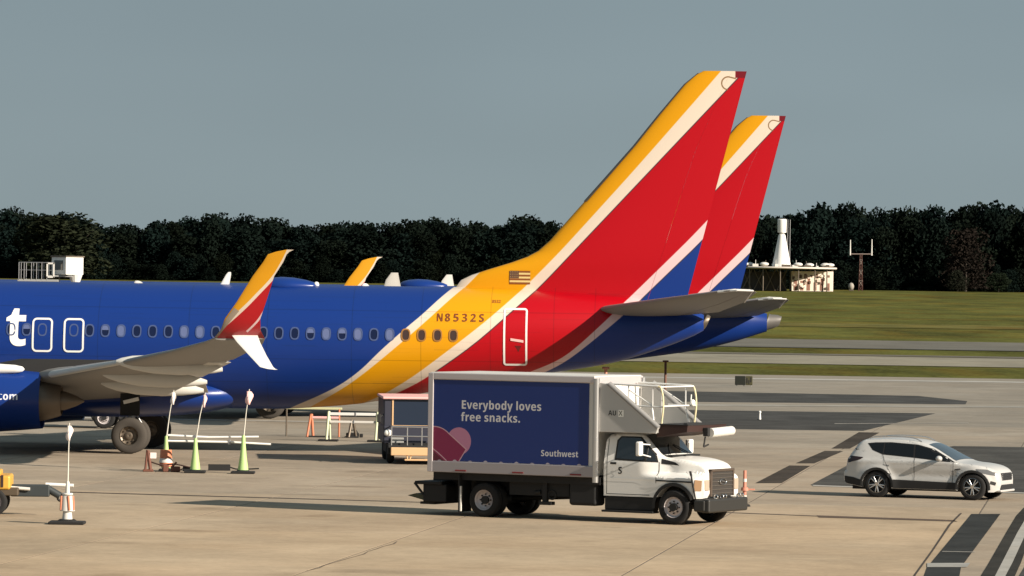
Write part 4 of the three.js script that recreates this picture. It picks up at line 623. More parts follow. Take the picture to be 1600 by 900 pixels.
// ---------------------------------------------------------------- service truck behind, seen from its rear deck
{
  const t = thing('service_truck', 'dark service truck with railed rear deck half hidden behind the catering truck', 'truck', [-3.4, 0, -146.2], 4 * R);
  // local x to the right, z towards the camera
  const body = mat([0.03, 0.032, 0.05], 0.5), B = part('body', [rbox(-0.42, 1.75, 0.62, 1.16, -4.6, -0.55, 0.04), rbox(-0.42, -0.12, 1.12, 1.99, -4.4, -0.6, 0.05), rbox(1.45, 1.75, 1.12, 1.99, -4.4, -0.6, 0.05), rbox(-0.42, 1.75, 1.12, 1.99, -4.6, -4.3, 0.05)], body, t);
  part('roof', rbox(-0.46, 1.78, 1.96, 2.04, -4.6, -0.5, 0.035), M.pink, B, 'pale pinkish roof edge');
  part('rear_window', rbox(-0.13, 1.46, 1.14, 1.98, -0.66, -0.62, 0.01), mat([0.018, 0.028, 0.05], 0.2), B);
  each('window_post', [rbox(-0.17, -0.12, 1.14, 1.98, -0.62, -0.58, 0.01), rbox(-0.17, 1.46, 1.12, 1.17, -0.62, -0.58, 0.01)], M.tan, B);
  each('interior_box', [rbox(0.1, 0.6, 1.16, 1.5, -1.5, -1.0, 0.03), rbox(0.75, 1.3, 1.16, 1.7, -1.9, -1.2, 0.03)], M.grey, B);
  part('deck', [rbox(-0.3, 1.72, 0.5, 0.58, -0.6, 0.12, 0.015)], M.dark, t);
  part('rear_bumper', [rbox(-0.22, 1.72, 0.27, 0.52, 0.02, 0.14, 0.025)], M.tan, t, 'tan rear bumper');
  part('deck_wall', [rbox(-0.2, 0.2, 0.58, 0.8, -0.52, -0.5, 0.01)], M.grey, t);
  const rl = (name, list, r) => each(name, list.map(([a, b]) => bar(a, b, r)), M.alu, t);
  rl('handrail', [[[-0.2, 1.14, 0.08], [1.7, 1.13, 0.08]], [[-0.2, 0.86, 0.08], [1.7, 0.85, 0.08]], [[-0.2, 1.14, 0.08], [-0.2, 1.14, -0.55]]], 0.02);
  for (const x of [-0.2, 0.28, 0.72, 1.16, 1.68]) rl('rail_post', [[[x, 0.52, 0.08], [x, 1.14, 0.08]]], 0.016);
  part('step', [rbox(0.2, 1.5, 0.12, 0.17, 0.02, 0.22, 0.01), bar([0.3, 0.15, 0.1], [0.25, 0.32, 0.06], 0.02), bar([0.36, 0.15, 0.1], [0.42, 0.32, 0.06], 0.02), bar([1.4, 0.15, 0.1], [1.4, 0.32, 0.06], 0.02)], M.tan, t);
  part('side_lamp', [new THREE.SphereGeometry(0.125, 16, 12).scale(1, 0.85, 0.6).translate(-0.3, 0.95, -0.05), bar([-0.3, 0.95, -0.1], [-0.2, 0.9, -0.5], 0.03)], M.lamp, t, 'bright round lamp');
  part('wing_mirror', [bar([-0.4, 1.5, -0.7], [-0.52, 1.42, -0.6], 0.02), rbox(-0.62, -0.5, 1.25, 1.5, -0.64, -0.58, 0.02)], M.dark, t);
  for (const z of [-0.75, -3.7]) for (const x of [-0.2, 1.55]) { const w = sub('wheel', t); part('tyre', new THREE.TorusGeometry(0.24, 0.12, 12, 28).rotateY(Math.PI / 2).translate(x, 0.36, z), M.rubber, w); part('rim', cyl(0.2, 0.2, 0.14, 18).rotateZ(Math.PI / 2).translate(x, 0.36, z), M.grey, w); }
  part('chassis', [rbox(-0.3, 1.65, 0.3, 0.64, -4.4, -0.1, 0.02)], M.black, t);
}

// ---------------------------------------------------------------- raised lift between the airliners
{
  const t = thing('lift_truck', 'raised white lift cabin with railed walkway showing above the fuselage', 'lift truck', [-16.4, 0, -177.4], 0);
  const cabin = part('cabin', rbox(-0.42, 0.42, 5.62, 6.28, -0.42, 0.42, 0.03).rotateY(45 * R), M.white, t);
  part('cabin_roof', rbox(-0.45, 0.45, 6.27, 6.32, -0.45, 0.45, 0.015).rotateY(45 * R), M.burnt, cabin);
  part('cabin_window', rbox(0.42, 0.435, 5.85, 6.18, -0.36, 0.06, 0.004).rotateY(45 * R), M.glass, cabin);
  part('cabin_window', rbox(-0.25, 0.25, 5.8, 6.15, 0.42, 0.435, 0.004).rotateY(-45 * R).rotateY(-0 * R), M.glass, cabin);
  part('cabin_skirt', rings([[0.42, 5.62], [0.3, 5.4], [0.16, 5.2]].map(([r, y]) => Array.from({ length: 12 }, (_, i) => [0.3 + r * 0.6 * Math.cos(i / 12 * 6.283), y, r * 0.6 * Math.sin(i / 12 * 6.283)]))), M.white, cabin);
  each('walkway', [rbox(-1.8, -0.3, 5.36, 5.44, -0.4, 0.4, 0.01), rbox(-0.7, 0.2, 5.54, 5.6, -0.4, 0.4, 0.01)], M.grey, t);
  for (const z of [0.4, -0.4]) {
    each('handrail', [bar([-1.75, 6.06, z], [-0.5, 6.06, z], 0.014), bar([-1.75, 5.78, z], [-0.5, 5.78, z], 0.01)], M.steel, t);
    for (let i = 0; i < 6; i++) part('rail_post', bar([-1.75 + i * 0.19 + (i > 1 ? 0.08 : 0), 5.42, z], [-1.75 + i * 0.19 + (i > 1 ? 0.08 : 0), 6.06, z], 0.014), M.steel, t);
    part('gate', [rbox(-0.74, -0.68, 5.5, 6.06, z - 0.02, z + 0.02, 0.008), rbox(-0.5, -0.44, 5.5, 6.06, z - 0.02, z + 0.02, 0.008), rbox(-0.74, -0.44, 6.0, 6.06, z - 0.02, z + 0.02, 0.008), rbox(-0.74, -0.44, 5.5, 5.56, z - 0.02, z + 0.02, 0.008)], M.offwhite, t);
  }
  each('scissor_arm', [[-1.6, 0.2], [0.2, -1.6]].flatMap(([a, b]) => [0.8, 3.05].flatMap((y) => [0.3, -0.3].map((z) => bar([a, y, z], [b, y + 2.25, z], 0.06)))), M.steel, t);
  part('chassis', [rbox(-2.4, 1.8, 0.5, 0.85, -0.9, 0.9, 0.05)], M.white, t);
  part('driver_cab', [rbox(1.1, 2.3, 0.55, 2.1, -0.9, 0.9, 0.1, 3)], M.white, t);
  for (const x of [-1.6, 1.5]) for (const s of [1, -1]) roadWheel(t, x, 0.4, s * 0.8, 0.4, 0.24);
}
// ---------------------------------------------------------------- cones with whips, barriers, small ground equipment
const flagMat = mat([0.75, 0.66, 0.62], 0.8), flagPink = mat([0.82, 0.52, 0.5], 0.8), whip = mat([0.6, 0.57, 0.5], 0.5);
function flag(parent, x, y, h, w, m) { // cloth hanging round the whip in folds
  const list = []; for (let i = 0; i <= 8; i++) { const u = i / 8, k = 0.25 + 0.75 * Math.sin(Math.PI * Math.min(1, 0.12 + u * 0.82)) ** 0.8; list.push(Array.from({ length: 14 }, (_, j) => { const a = j / 14 * 2 * Math.PI, q = 1 + 0.25 * Math.sin(3 * a + u * 5); return [x + w / 2 * k * q * Math.cos(a) + 0.02 * Math.sin(u * 6), y + h * (1 - u), w / 3 * k * q * Math.sin(a)]; })); }
  part('flag', finish(rings(list), 0.9), m, parent);
}
function cone(label, x, z, o) {
  const t = thing('safety_cone', label, 'safety cone', [x, 0, z], o.turn || 0);
  const b = o.base || 0.36;
  part('base', [rbox(-b, b, 0.0, 0.07, -b * 0.8, b * 0.8, 0.025), cyl(b * 0.42, b * 0.62, 0.05, 16).translate(0, 0.09, 0)], M.rubber, t);
  part('cone_body', new THREE.LatheGeometry([[o.r, 0.1], [o.r * 0.9, 0.2], [o.r * 0.62, 0.5], [o.r * 0.4, o.h * 0.8], [o.r * 0.34, o.h], [0.02, o.h + 0.02]].map((p) => new THREE.Vector2(...p)), 20), o.m, t);
  for (const [y0, y1, r0, m] of o.bands || []) part('band', new THREE.CylinderGeometry(r0 * 0.86, r0, y1 - y0, 20).translate(0, (y0 + y1) / 2, 0), m, t);
  part('whip', [bar([0, o.h - 0.1, 0], [o.lean * 0.45, (o.h + o.top) / 2, 0], 0.02, 8, 0.013), bar([o.lean * 0.45, (o.h + o.top) / 2, 0], [o.lean, o.top, 0], 0.013)], o.whip || whip, t);
  flag(t, o.lean * 0.93, o.top - o.fh - 0.06, o.fh, o.fw, o.fm);
  return t;
}
{
  const c = cone('white and orange cone with a tall flag whip at lower left', -9.94, -108.3, { r: 0.12, h: 0.95, m: M.offwhite, lean: 0.02, top: 2.28, fh: 0.34, fw: 0.13, fm: flagMat, base: 0.4, bands: [[0.3, 0.64, 0.17, M.offwhite]] });
  each('sleeve_stripe', [bar([0.06, 0.32, 0.16], [0.03, 0.64, 0.14], 0.03), bar([0.15, 0.32, 0.08], [0.13, 0.64, 0.07], 0.025), bar([-0.14, 0.32, 0.1], [-0.13, 0.64, 0.09], 0.025)], M.orange, c);
  part('grab_ring', new THREE.TorusGeometry(0.1, 0.025, 8, 20).rotateX(Math.PI / 2).translate(0, 0.68, 0), M.offwhite, c);
  cone('cone with an orange foot and pale green top beside the main wheel', -9.9, -138.6, { r: 0.14, h: 1.0, m: M.lime, lean: 0.2, top: 2.34, fh: 0.36, fw: 0.14, fm: flagMat, base: 0.2, bands: [[0.14, 0.62, 0.19, M.orange], [0.25, 0.4, 0.2, M.offwhite]] });
  cone('middle pale green cone with a thin pink flag', -8.99, -137.6, { r: 0.15, h: 0.98, m: M.lime, lean: 0.26, top: 2.3, fh: 0.36, fw: 0.1, fm: flagPink, base: 0.3 });
  cone('right pale green cone with a white and pink flag', -7.62, -137.6, { r: 0.155, h: 1.08, m: M.lime, lean: 0.15, top: 2.42, fh: 0.38, fw: 0.19, fm: flagPink, base: 0.34 });
  const bars = thing('barrier_bar', 'two white barrier bars resting across the pale green cones', 'barrier', [-8.6, 0, -137.9], 2 * R);
  each('rail', [bar([-1.2, 1.06, 0], [-0.05, 1.02, 0.02], 0.033), bar([-0.05, 1.02, 0.02], [1.4, 1.05, 0], 0.03)], M.white, bars);
  each('rail', [bar([-1.2, 0.9, 0.06], [0.6, 0.89, 0.06], 0.033), bar([0.6, 0.89, 0.06], [1.75, 0.84, 0.04], 0.03)], M.white, bars);
  each('rail_clip', [rbox(0.52, 0.6, 0.82, 0.96, 0.02, 0.1, 0.01), rbox(-0.45, -0.38, 0.82, 1.08, 0, 0.08, 0.01)], M.steel, bars);
  const ch = thing('chock_set', 'low orange chock frame on the ground beside the cones', 'wheel chocks', [-10.0, 0, -138.1], 3 * R);
  part('chock', [bar([-0.45, 0.03, 0.1], [-0.4, 0.62, 0], 0.035), bar([-0.3, 0.03, 0.1], [-0.38, 0.6, 0], 0.05), rbox(-0.52, -0.22, 0, 0.07, -0.1, 0.14, 0.02)], mat([0.14, 0.05, 0.03], 0.7), ch);
  part('chock', [rbox(0.05, 0.22, 0, 0.2, -0.1, 0.12, 0.03), rbox(0.28, 0.55, 0, 0.16, -0.1, 0.12, 0.03), bar([0.3, 0.14, 0.1], [0.44, 0.28, 0.05], 0.03)], mat([0.14, 0.05, 0.03], 0.7), ch);
  part('tie_rope', tube([[-0.3, 0.28, 0], [0, 0.2, 0.05], [0.4, 0.22, 0], [0.9, 0.12, 0.05]], 0.022, 6), M.brown, ch);
  part('warning_tag', rbox(-0.32, -0.14, 0.38, 0.55, 0.05, 0.07, 0.008), flagMat, ch);
  const k1 = thing('wheel_chock', 'long black rubber chock lying between the two green cones', 'wheel chock', [-8.42, 0, -139.6], 4 * R);
  part('block', [new THREE.ExtrudeGeometry(poly([[-0.1, 0], [0.1, 0], [0.04, 0.17], [-0.04, 0.17]]), { depth: 0.62, bevelEnabled: true, bevelSize: 0.01, bevelThickness: 0.01, bevelSegments: 1 }).rotateY(Math.PI / 2).translate(-0.31, 0, 0)], M.rubber, k1);
  part('rope', tube([[0.3, 0.1, 0], [0.5, 0.05, 0.05], [0.8, 0.05, -0.02], [1.15, 0.07, 0]], 0.02, 6), M.black, k1);
  const k2 = thing('wheel_chock', 'small black rubber chock left of the middle green cone', 'wheel chock', [-9.3, 0, -138.9], 0);
  part('block', [new THREE.ExtrudeGeometry(poly([[-0.08, 0], [0.08, 0], [0.03, 0.13], [-0.03, 0.13]]), { depth: 0.26, bevelEnabled: false }).rotateY(Math.PI / 2).translate(-0.13, 0, 0)], M.rubber, k2);
  part('rope', tube([[-0.13, 0.06, 0], [-0.25, 0.03, 0.04], [-0.45, 0.04, 0]], 0.018, 6), M.black, k2);
}
{ // barricades under the rear fuselage
  const t = thing('barricade', 'white and pale green barricade frame under the rear fuselage', 'barricade', [-5.43, 0, -166], -4 * R);
  const lm = mat([0.58, 0.62, 0.42], 0.55);
  for (const x of [-0.84, 0.86]) { part('post', [bar([x - 0.05, 0.05, 0.14], [x, 1.04, 0], 0.045), bar([x + 0.05, 0.05, -0.14], [x + 0.02, 1.04, 0], 0.035)], lm, t); part('foot', rbox(x - 0.34, x + 0.34, 0, 0.07, -0.2, 0.2, 0.02), M.rubber, t); }
  part('rail', rbox(-0.84, 0.9, 0.9, 1.0, -0.03, 0.03, 0.015), M.white, t);
  part('rail', rbox(-0.8, 0.9, 0.64, 0.72, -0.03, 0.03, 0.015), M.offwhite, t);
  each('rail_joint', [rbox(0.06, 0.12, 0.88, 1.01, -0.04, 0.04, 0.01), rbox(0.0, 0.06, 0.62, 0.74, -0.04, 0.04, 0.01)], M.steel, t);
  part('side_post', [bar([1.12, 0.4, -0.1], [1.14, 1.1, -0.1], 0.04), bar([0.86, 0.7, 0], [1.35, 0.66, -0.1], 0.03)], lm, t);
  const u = thing('barricade', 'orange and white barricade left of the pale green one', 'barricade', [-6.55, 0, -170.2], 0);
  part('post', [bar([-0.62, 0.02, 0.16], [-0.5, 0.82, 0], 0.04), bar([-0.42, 0.02, -0.1], [-0.48, 0.82, 0], 0.05)], M.orange, u);
  part('post', [bar([0.85, 0.02, 0.16], [0.95, 0.62, 0], 0.05), bar([1.1, 0.02, -0.1], [1.0, 0.62, 0], 0.05)], M.burnt, u);
  part('rail', rbox(-1.4, 0.6, 0.98, 1.06, -0.03, 0.03, 0.015), mat([0.5, 0.5, 0.3], 0.6), u);
  part('rail', rbox(-0.46, 0.5, 0.66, 0.74, -0.03, 0.03, 0.015), M.pink, u);
  part('post', bar([0.5, 0.02, 0], [0.5, 1.02, 0], 0.035), M.orange, u);
  part('post', bar([-1.36, 0.02, 0], [-1.36, 1.02, 0], 0.03), M.burnt, u);
  each('foot', [rbox(-0.6, 0.2, 0, 0.05, -0.15, 0.15, 0.015), rbox(0.7, 1.2, 0, 0.05, -0.15, 0.15, 0.015)], M.rubber, u);
  const k = thing('wheel_chock', 'black pair of rubber chocks under the barricade rail', 'wheel chock', [-5.55, 0, -170.6], 0);
  each('block', [rbox(-0.26, 0.2, 0, 0.16, -0.12, 0.12, 0.03), rbox(0.22, 0.34, 0, 0.13, -0.1, 0.1, 0.03)], M.rubber, k);
  part('handle', tube([[-0.2, 0.14, 0], [-0.1, 0.24, 0], [0.1, 0.24, 0], [0.16, 0.14, 0]], 0.018, 6), M.black, k);
}
{ // yellow tow dolly at the left edge
  const t = thing('tow_dolly', 'yellow tow dolly with a dark hitch arm at the left edge', 'tow dolly', [-12.1, 0, -112], 3 * R);
  part('body', [rbox(-2.2, 0.52, 0.62, 0.95, -0.75, 0.75, 0.06, 3), rbox(-1.8, 0.28, 0.93, 1.06, -0.6, 0.6, 0.05, 3)], mat([0.6, 0.33, 0.05], 0.45), t);
  each('hood_stripe', [rbox(0.1, 0.16, 0.68, 0.96, 0.74, 0.765, 0.005), rbox(0.3, 0.36, 0.68, 0.96, 0.74, 0.765, 0.005)], M.brown, t);
  each('seat', [rbox(-0.3, 0.1, 1.05, 1.4, -0.35, 0.35, 0.05, 3), rbox(-0.75, -0.2, 1.02, 1.16, -0.35, 0.35, 0.04, 3)], M.dark, t);
  part('chassis', [rbox(-2.25, 0.7, 0.48, 0.66, -0.7, 0.7, 0.03)], mat([0.07, 0.05, 0.03], 0.6), t);
  part('hitch_arm', [rbox(0.5, 1.4, 0.44, 0.72, -0.14, 0.16, 0.03), bar([1.36, 0.62, 0], [1.64, 0.46, 0], 0.09, 10)], mat([0.03, 0.037, 0.04], 0.5), t);
  part('hitch_ring', [new THREE.TorusGeometry(0.075, 0.028, 8, 20).translate(1.66, 0.42, 0), bar([1.66, 0.46, 0], [1.85, 0.5, 0], 0.02)], M.black, t);
  part('tow_bar', bar([0.3, 0.66, 0.2], [0.95, 0.62, 0.22], 0.04), M.offwhite, t);
  part('tow_bar', [bar([1.3, 0.72, -0.1], [1.95, 0.7, -0.05], 0.045)], M.white, t);
  for (const x of [-1.7, 0.12]) for (const s of [1, -1]) roadWheel(t, x, 0.33, s * 0.6, 0.33, 0.3);
}
{ // orange post by the truck's bumper
  const t = thing('marker_post', 'faded orange marker post beyond the truck bumper', 'marker post', [5.95, 0, -121.6], 0);
  const om = mat([0.5, 0.2, 0.14], 0.7);
  part('tube', new THREE.CylinderGeometry(0.04, 0.05, 0.86, 18).translate(0, 0.48, 0), om, t);
  each('band', [new THREE.CylinderGeometry(0.05, 0.05, 0.08, 18).translate(0, 0.66, 0), new THREE.CylinderGeometry(0.054, 0.054, 0.08, 18).translate(0, 0.24, 0)], M.offwhite, t);
  part('collar', [new THREE.CylinderGeometry(0.085, 0.1, 0.08, 18).translate(0, 0.44, 0), rbox(-0.02, 0.26, 0.41, 0.45, -0.02, 0.02, 0.01)], om, t);
  part('base', new THREE.CylinderGeometry(0.13, 0.16, 0.05, 20).translate(0, 0.03, 0), M.rubber, t);
}
{ // tail stands, distant marker, sign
  const st = (label, x, z, h, m) => { const t = thing('tail_stand', label, 'tail stand', [x, 0, z], 0); part('post', [bar([0, 0.1, 0], [0, h, 0], 0.05), ...[0.5, 1.0, 1.5].map((y) => new THREE.CylinderGeometry(0.07, 0.07, 0.06, 10).translate(0, y, 0))], m, t); each('leg', [0, 2.1, 4.2].map((a) => bar([0, 0.9, 0], [0.5 * Math.cos(a), 0.03, 0.5 * Math.sin(a)], 0.03)), m, t); part('saddle', rbox(-0.12, 0.12, h - 0.02, h + 0.06, -0.12, 0.12, 0.02), m, t); };
  st('thin rust coloured tail stand under the rear airliner', 6.3, -196, 2.42, mat([0.16, 0.07, 0.045], 0.7));
  st('pinkish tail stand under the front airliner behind the truck', 3.06, -155, 2.84, mat([0.45, 0.22, 0.15], 0.7));
  const e = thing('edge_light', 'small white edge light standing on the dark asphalt panel', 'edge light', [10.35, 0, -199.5], 0);
  part('stem', new THREE.CylinderGeometry(0.035, 0.06, 0.3, 12).translate(0, 0.15, 0), M.white, e); part('head', new THREE.SphereGeometry(0.06, 12, 8).translate(0, 0.33, 0), M.white, e); part('base', new THREE.CylinderGeometry(0.11, 0.12, 0.03, 14).translate(0, 0.015, 0), M.dark, e);
  const s = thing('airfield_sign', 'dark airfield sign with a yellow mottled right half at the grass edge', 'sign', [12.9, 0, -266], -3 * R);
  part('panel', rbox(-0.5, 0.08, 0.06, 0.56, -0.12, 0.12, 0.03), mat([0.005, 0.007, 0.003], 0.8), s);
  part('panel', rbox(0.09, 0.47, 0.06, 0.56, -0.12, 0.12, 0.03), mat([0.05, 0.045, 0.014], 0.7), s, 'mottled yellow half of the sign');
  each('symbol', [rbox(0.14, 0.2, 0.16, 0.46, 0.12, 0.128, 0.003), rbox(0.24, 0.3, 0.12, 0.34, 0.12, 0.128, 0.003), rbox(0.34, 0.41, 0.22, 0.5, 0.12, 0.128, 0.003)], M.dark, s);
  each('leg', [-0.4, 0, 0.4].map((x) => bar([x, 0, 0], [x, 0.08, 0], 0.025)), M.steel, s);
  // baggage carts far behind the engine
  const b = thing('baggage_cart', 'low baggage cart with brown cases far behind the engine', 'baggage cart', [-15.5, 0, -186], 4 * R);
  part('deck', [rbox(-0.75, 0.75, 0.38, 0.45, -0.6, 0.6, 0.02)], M.steel, b);
  for (let i = 0; i < 4; i++) part('case', rbox(-0.68 + i * 0.36, -0.36 + i * 0.36, 0.45, 0.45 + [0.5, 0.42, 0.55, 0.4][i], -0.4, 0.4, 0.05, 3), mat([[0.1, 0.06, 0.035], [0.08, 0.08, 0.05], [0.12, 0.07, 0.04], [0.05, 0.045, 0.04]][i], 0.8), b);
  for (const x of [-0.5, 0.5]) for (const z of [0.5, -0.5]) part('wheel', new THREE.TorusGeometry(0.14, 0.06, 8, 20).translate(x, 0.2, z), M.rubber, b);
  part('tow_bar', bar([0.7, 0.38, 0], [1.4, 0.2, 0], 0.025), M.steel, b);
}
// ---------------------------------------------------------------- radio beacon station and mast at the far side
{
  const z = -1000, gy = TERR(z) - 0.05, t = thing('radio_beacon', 'white cone radio beacon on a round deck before the wood', 'radio beacon', [56.2, gy, z], 0);
  const y = (v) => v - gy;
  const lathe = (p, m, name, x = 0) => part(name, new THREE.LatheGeometry(p.map(([r, h]) => new THREE.Vector2(r, h)), 32).translate(x, 0, 0), m, t);
  lathe([[1.95, y(9.5)], [1.95, y(9.7)], [1.2, y(13.5)], [0.72, y(16.0)], [0.6, y(16.2)], [0.01, y(16.2)]], M.white, 'cone_shell', -0.25);
  lathe([[0.01, y(16.15)], [0.5, y(16.15)], [0.5, y(16.5)], [0.92, y(16.6)], [0.95, y(19.2)], [0.85, y(19.4)], [0.01, y(19.42)]], M.white, 'antenna_drum', -0.25);
  each('ladder_rail', [bar([1.0, y(9.4), -1.2], [1.0, y(19.3), -1.2], 0.07), bar([1.5, y(9.4), -1.2], [1.5, y(19.3), -1.2], 0.07)], M.steel, t);
  lathe([[0.01, y(9.0)], [10.3, y(9.0)], [10.4, y(9.2)], [10.3, y(9.45)], [0.01, y(9.5)]], mat([0.62, 0.55, 0.48], 0.6), 'deck', 0.9);
  for (let i = 0; i < 16; i++) { const a = i / 16 * 6.283 + 0.2; part('leg', bar([0.9 + 9.6 * Math.cos(a), 0, 9.6 * Math.sin(a)], [0.9 + 9.6 * Math.cos(a), y(9.1), 9.6 * Math.sin(a)], 0.14, 6), M.burnt, t); if (i % 2) part('dome', new THREE.SphereGeometry(0.8, 14, 8).scale(1.2, 0.5, 1).translate(0.9 + 9.2 * Math.cos(a), y(9.95), 9.2 * Math.sin(a)), M.offwhite, t); }
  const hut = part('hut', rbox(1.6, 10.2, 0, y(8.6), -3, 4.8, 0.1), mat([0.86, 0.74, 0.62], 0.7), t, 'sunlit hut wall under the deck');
  for (let i = 0; i < 6; i++) part('door', rbox(2.1 + i * 1.35 + rr(-0.1, 0.1), 2.75 + i * 1.35, 0.2, rr(1.5, 3.1), 4.8, 4.86, 0.02), mat([0.28, 0.14, 0.1], 0.7), hut);
  for (let i = 0; i < 7; i++) part('wall_panel', rbox(1.8 + i * 1.2, 2.3 + i * 1.2, rr(2.4, 3), rr(3.2, 3.7), 4.8, 4.85, 0.02), mat([0.2, 0.13, 0.09], 0.7), hut);
  for (let i = 0; i < 22; i++) { const px = rr(1.9, 9.8), py = rr(0.2, 3.4), w = rr(0.2, 0.8), h = rr(0.2, 0.9); part('wall_unit', rbox(px - w / 2, px + w / 2, py, py + h, 4.78, 4.9 + rr(0, 0.5), 0.03), mat([[0.12, 0.07, 0.05], [0.8, 0.7, 0.6], [0.3, 0.2, 0.16], [0.75, 0.6, 0.5]][i % 4], 0.7), hut); }
  for (let i = 0; i < 9; i++) part('roof_unit', [rbox(-8.5 + i * 2.1 + rr(-0.4, 0.4), -7.6 + i * 2.1 + rr(-0.2, 0.6), y(9.45), y(9.6 + rr(0.1, 0.5)), 3, 6, 0.05), bar([-8 + i * 2.1, y(9.4), 5], [-8 + i * 2.1, y(10.1 + rr(0, 0.9)), 5], 0.06, 5)], i % 2 ? M.offwhite : M.burnt, t);
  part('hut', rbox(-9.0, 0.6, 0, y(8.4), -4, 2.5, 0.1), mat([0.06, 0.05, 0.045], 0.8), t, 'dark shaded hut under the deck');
  for (let i = 0; i < 4; i++) part('brace', [bar([-8.5 + i * 2.4, 0.1, 3], [-6.5 + i * 2.4, y(8.8), 3], 0.12), bar([-6.5 + i * 2.4, 0.1, 3], [-8.5 + i * 2.4, y(8.8), 3], 0.12)], M.burnt, t);
  const mz = -1030, my = TERR(mz) - 0.05, m = thing('antenna_mast', 'lattice mast with two upright aerials before the wood', 'mast', [74.6, my, mz], 0);
  const H = 12.45 - my, rust = mat([0.075, 0.028, 0.02], 0.8), pale = mat([0.2, 0.15, 0.13], 0.7);
  for (const [a, b] of [[-1, -1], [1, -1], [1, 1], [-1, 1]]) part('mast_leg', bar([a * 0.42, 0, b * 0.42], [a * 0.22, H, b * 0.22], 0.075, 6), rust, m);
  for (let i = 0; i < 7; i++) { const y0 = H * i / 7, y1 = H * (i + 1) / 7, w = 0.42 - 0.2 * i / 7; part('lattice_brace', [bar([-w, y0, w], [w, y1, w], 0.06, 5), bar([w, y0, w], [-w, y1, w], 0.06, 5), bar([-w, y1, w], [w, y1, w], 0.06, 5), bar([w, y0, -w], [w, y1, w], 0.06, 5)], i % 2 ? pale : rust, m); }
  part('crossarm', [bar([-2.4, H + 0.05, 0], [2.4, H + 0.1, 0], 0.13, 8)], pale, m);
  part('aerial', bar([-2.3, H - 0.2, 0], [-2.3, H + 3.1, 0], 0.17, 10, 0.1), M.offwhite, m); part('aerial', bar([2.3, H - 0.2, 0], [2.3, H + 3.3, 0], 0.17, 10, 0.1), M.offwhite, m);
  const d = thing('equipment_pod', 'small grey rounded pod on the grass left of the mast', 'equipment', [72.6, TERR(-1030) - 0.05, -1030], 0);
  part('shell', new THREE.SphereGeometry(0.62, 18, 12).scale(1, 1.3, 1).translate(0, 0.95, 0), mat([0.3, 0.27, 0.23], 0.7), d); part('foot', rbox(-0.5, 0.5, 0, 0.3, -0.5, 0.5, 0.05), M.burnt, d);
}
// ---------------------------------------------------------------- the wood
function crownGeo(seed, blobs, leaves, size) { // leaf sprays on lumpy boughs, unit crown about 1 high and 1 across
  sd = seed; const pos = [], B = [];
  for (let i = 0; i < blobs; i++) { const a = rr(0, 6.283), h = rr(0.12, 0.92), r = (0.5 * Math.sin(Math.PI * Math.min(0.96, h * 0.8 + 0.2)) ** 0.7) * Math.sqrt(rnd()) * 0.85; B.push([r * Math.cos(a), h, r * Math.sin(a), rr(0.13, 0.24)]); }
  B.push([0, 0.5, 0, 0.3], [0, 0.25, 0, 0.33], [0, 0.75, 0, 0.22]);
  for (const [x, y, z, r] of B) for (let k = 0; k < leaves; k++) {
    const u = rr(-1, 1), a = rr(0, 6.283), q = Math.sqrt(1 - u * u), s = r * (0.75 + 0.35 * rnd()), c = V(x + s * q * Math.cos(a), Math.max(0.01, y + s * u * 0.85), z + s * q * Math.sin(a));
    const d1 = V(rr(-1, 1), rr(-0.6, 0.6), rr(-1, 1)).normalize(), d2 = V(rr(-1, 1), rr(-1, 1), rr(-1, 1)).cross(d1).normalize(), l = size * rr(0.6, 1.3), w = size * rr(0.4, 0.8);
    const p = [d1.clone().multiplyScalar(l), d2.clone().multiplyScalar(w), d1.clone().multiplyScalar(-l), d2.clone().multiplyScalar(-w)].map((e) => e.add(c));
    for (const i of [0, 1, 2, 0, 2, 3]) pos.push(p[i].x, p[i].y, p[i].z);
  }
  const g = new THREE.BufferGeometry(); g.setAttribute('position', new THREE.Float32BufferAttribute(pos, 3)); g.computeVertexNormals(); return g;
}
const leafMat = (c) => new THREE.MeshPhysicalMaterial({ color: lin(...c), roughness: 1, specularIntensity: 0.03, side: THREE.DoubleSide });
const LEAF = leafMat([0.0058, 0.0098, 0.0078]);
const SKY = [[-300, 18], [-200, 15], [-160, 17], [-127, 15.3], [-118, 16.1], [-110, 16.7], [-105, 16.3], [-101, 15.6], [-97, 14.1], [-93, 12.0], [-90, 13.7], [-88, 13.5], [-85, 12.2], [-82, 14.1], [-79, 15.4], [-74, 15.7], [-68, 16.5], [-62, 15.6], [-58, 16.2], [-54, 14.8], [-49, 14.6], [-45, 13.9], [-40, 14.6], [-36, 15.8], [-30, 15.6], [-27, 14.5], [-22, 15.6], [-18, 16.4], [-12, 16.4], [-6, 15.2], [-2, 15.1], [1, 16.2], [5, 16.4], [7, 15.7], [12, 14.7], [22, 15.1], [37, 16.1], [57, 17.1], [61, 18.2], [65, 19.1], [71, 19.8], [75, 19.4], [78, 20.3], [81, 19.7], [83, 18.8], [88, 19.2], [93, 19.7], [96, 20.2], [103, 20.3], [110, 21.2], [118, 20.5], [130, 21.2], [200, 19], [300, 22]];
const skyAt = (x) => interp(SKY, x, 1);
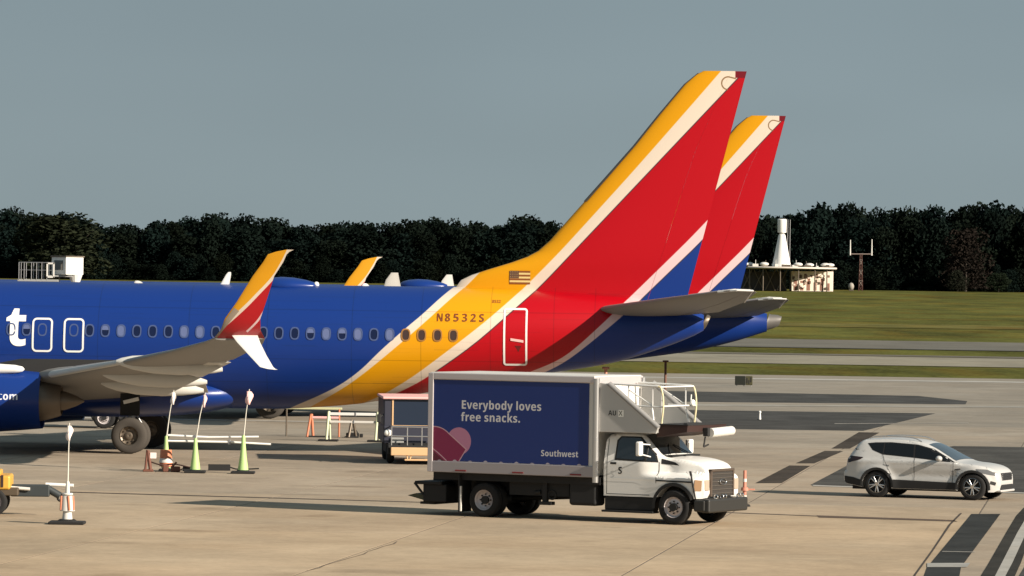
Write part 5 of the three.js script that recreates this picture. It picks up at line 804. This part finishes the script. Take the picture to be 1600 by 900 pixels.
{
  const G = [crownGeo(11, 22, 130, 0.036), crownGeo(23, 26, 120, 0.033), crownGeo(37, 19, 140, 0.038)];
  const L = [[], [], []]; sd = 99;
  for (let row = 0; row < 6; row++) for (let x = -300 + row * 2.3; x < 300; x += rr(5.2, 8)) {
    const z = -1085 - row * 7 + rr(-3, 3), w = rr(9, 14), top = skyAt(x * 1110 / -z) * (row < 2 ? rr(0.72, 0.93) : rr(0.9, 1.02)) + (row < 2 ? -2.1 : -1.6);
    L[Math.floor(rnd() * 3)].push([x, TERR(z) - 0.8, z, w, top + 0.8, rr(0, 6.28), rr(0.6, 1.35), rr(0.85, 1.15)]);
  }
  for (let x = -300; x < 300; x += rr(2.2, 4)) { const z = -1072 + rr(-5, 2); L[Math.floor(rnd() * 3)].push([x, TERR(z) - 0.5, z, rr(4, 8), rr(2.5, 7), rr(0, 6.28), rr(0.55, 1.2), rr(0.9, 1.2)]); }
  const wood = new THREE.Group(); wood.name = 'woodland'; scene.add(wood);
  wood.userData = { label: 'long dark green wood along the horizon behind the airfield', category: 'woods', kind: 'stuff' };
  const m4 = new THREE.Matrix4(), q = new THREE.Quaternion(), c = new THREE.Color();
  G.forEach((g, i) => {
    const im = new THREE.InstancedMesh(g, LEAF, L[i].length); im.name = 'tree_crowns'; im.castShadow = im.receiveShadow = true;
    L[i].forEach(([x, y, z, w, h, a, k, warm], j) => { m4.compose(V(x, y, z), q.setFromAxisAngle(V(0, 1, 0), a), V(w, h, w)); im.setMatrixAt(j, m4); im.setColorAt(j, c.setRGB(k * warm, k, k * (2 - warm))); });
    wood.add(im);
  });
  console.log('crowns', L.map((l) => l.length).join(' '));
}
// a few trees that stand out before the wood
function tree(label, x, z, w, h, seed, col, kind = 'tree') {
  const t = thing(kind === 'tree' ? 'broadleaf_tree' : 'bush', label, kind, [x, TERR(z) - 0.1, z], 0);
  part('crown', crownGeo(seed, 26, 150, 0.03).scale(w, h * 0.94, w).translate(0, h * 0.06, 0), leafMat(col), t);
  const tr = [bar([0, 0, 0], [0.1, h * 0.55, 0], h * 0.022, 8, h * 0.012)]; sd = seed;
  for (let i = 0; i < 6; i++) { const a = rr(0, 6.28); tr.push(bar([0.05, h * rr(0.25, 0.45), 0], [w * 0.3 * Math.cos(a), h * rr(0.5, 0.8), w * 0.3 * Math.sin(a)], h * 0.009, 6, h * 0.004)); }
  part('trunk', tr, mat([0.03, 0.022, 0.016], 0.9), t);
}
tree('broad olive tree before the wood at far left', -100, -1062, 25, 13.6, 51, [0.017, 0.021, 0.012]);
tree('brownish tree standing before the wood at far right', 100.5, -1066, 13, 13.5, 67, [0.0155, 0.0125, 0.0105]);
tree('dark bush at the grass edge below the brownish tree', 98, -1058, 5.5, 4.6, 71, [0.018, 0.02, 0.014], 'bush');
tree('greenish bush at the grass edge right of the brownish tree', 107, -1058, 6, 4.2, 73, [0.015, 0.022, 0.013], 'bush');
renderer.render(scene, camera);
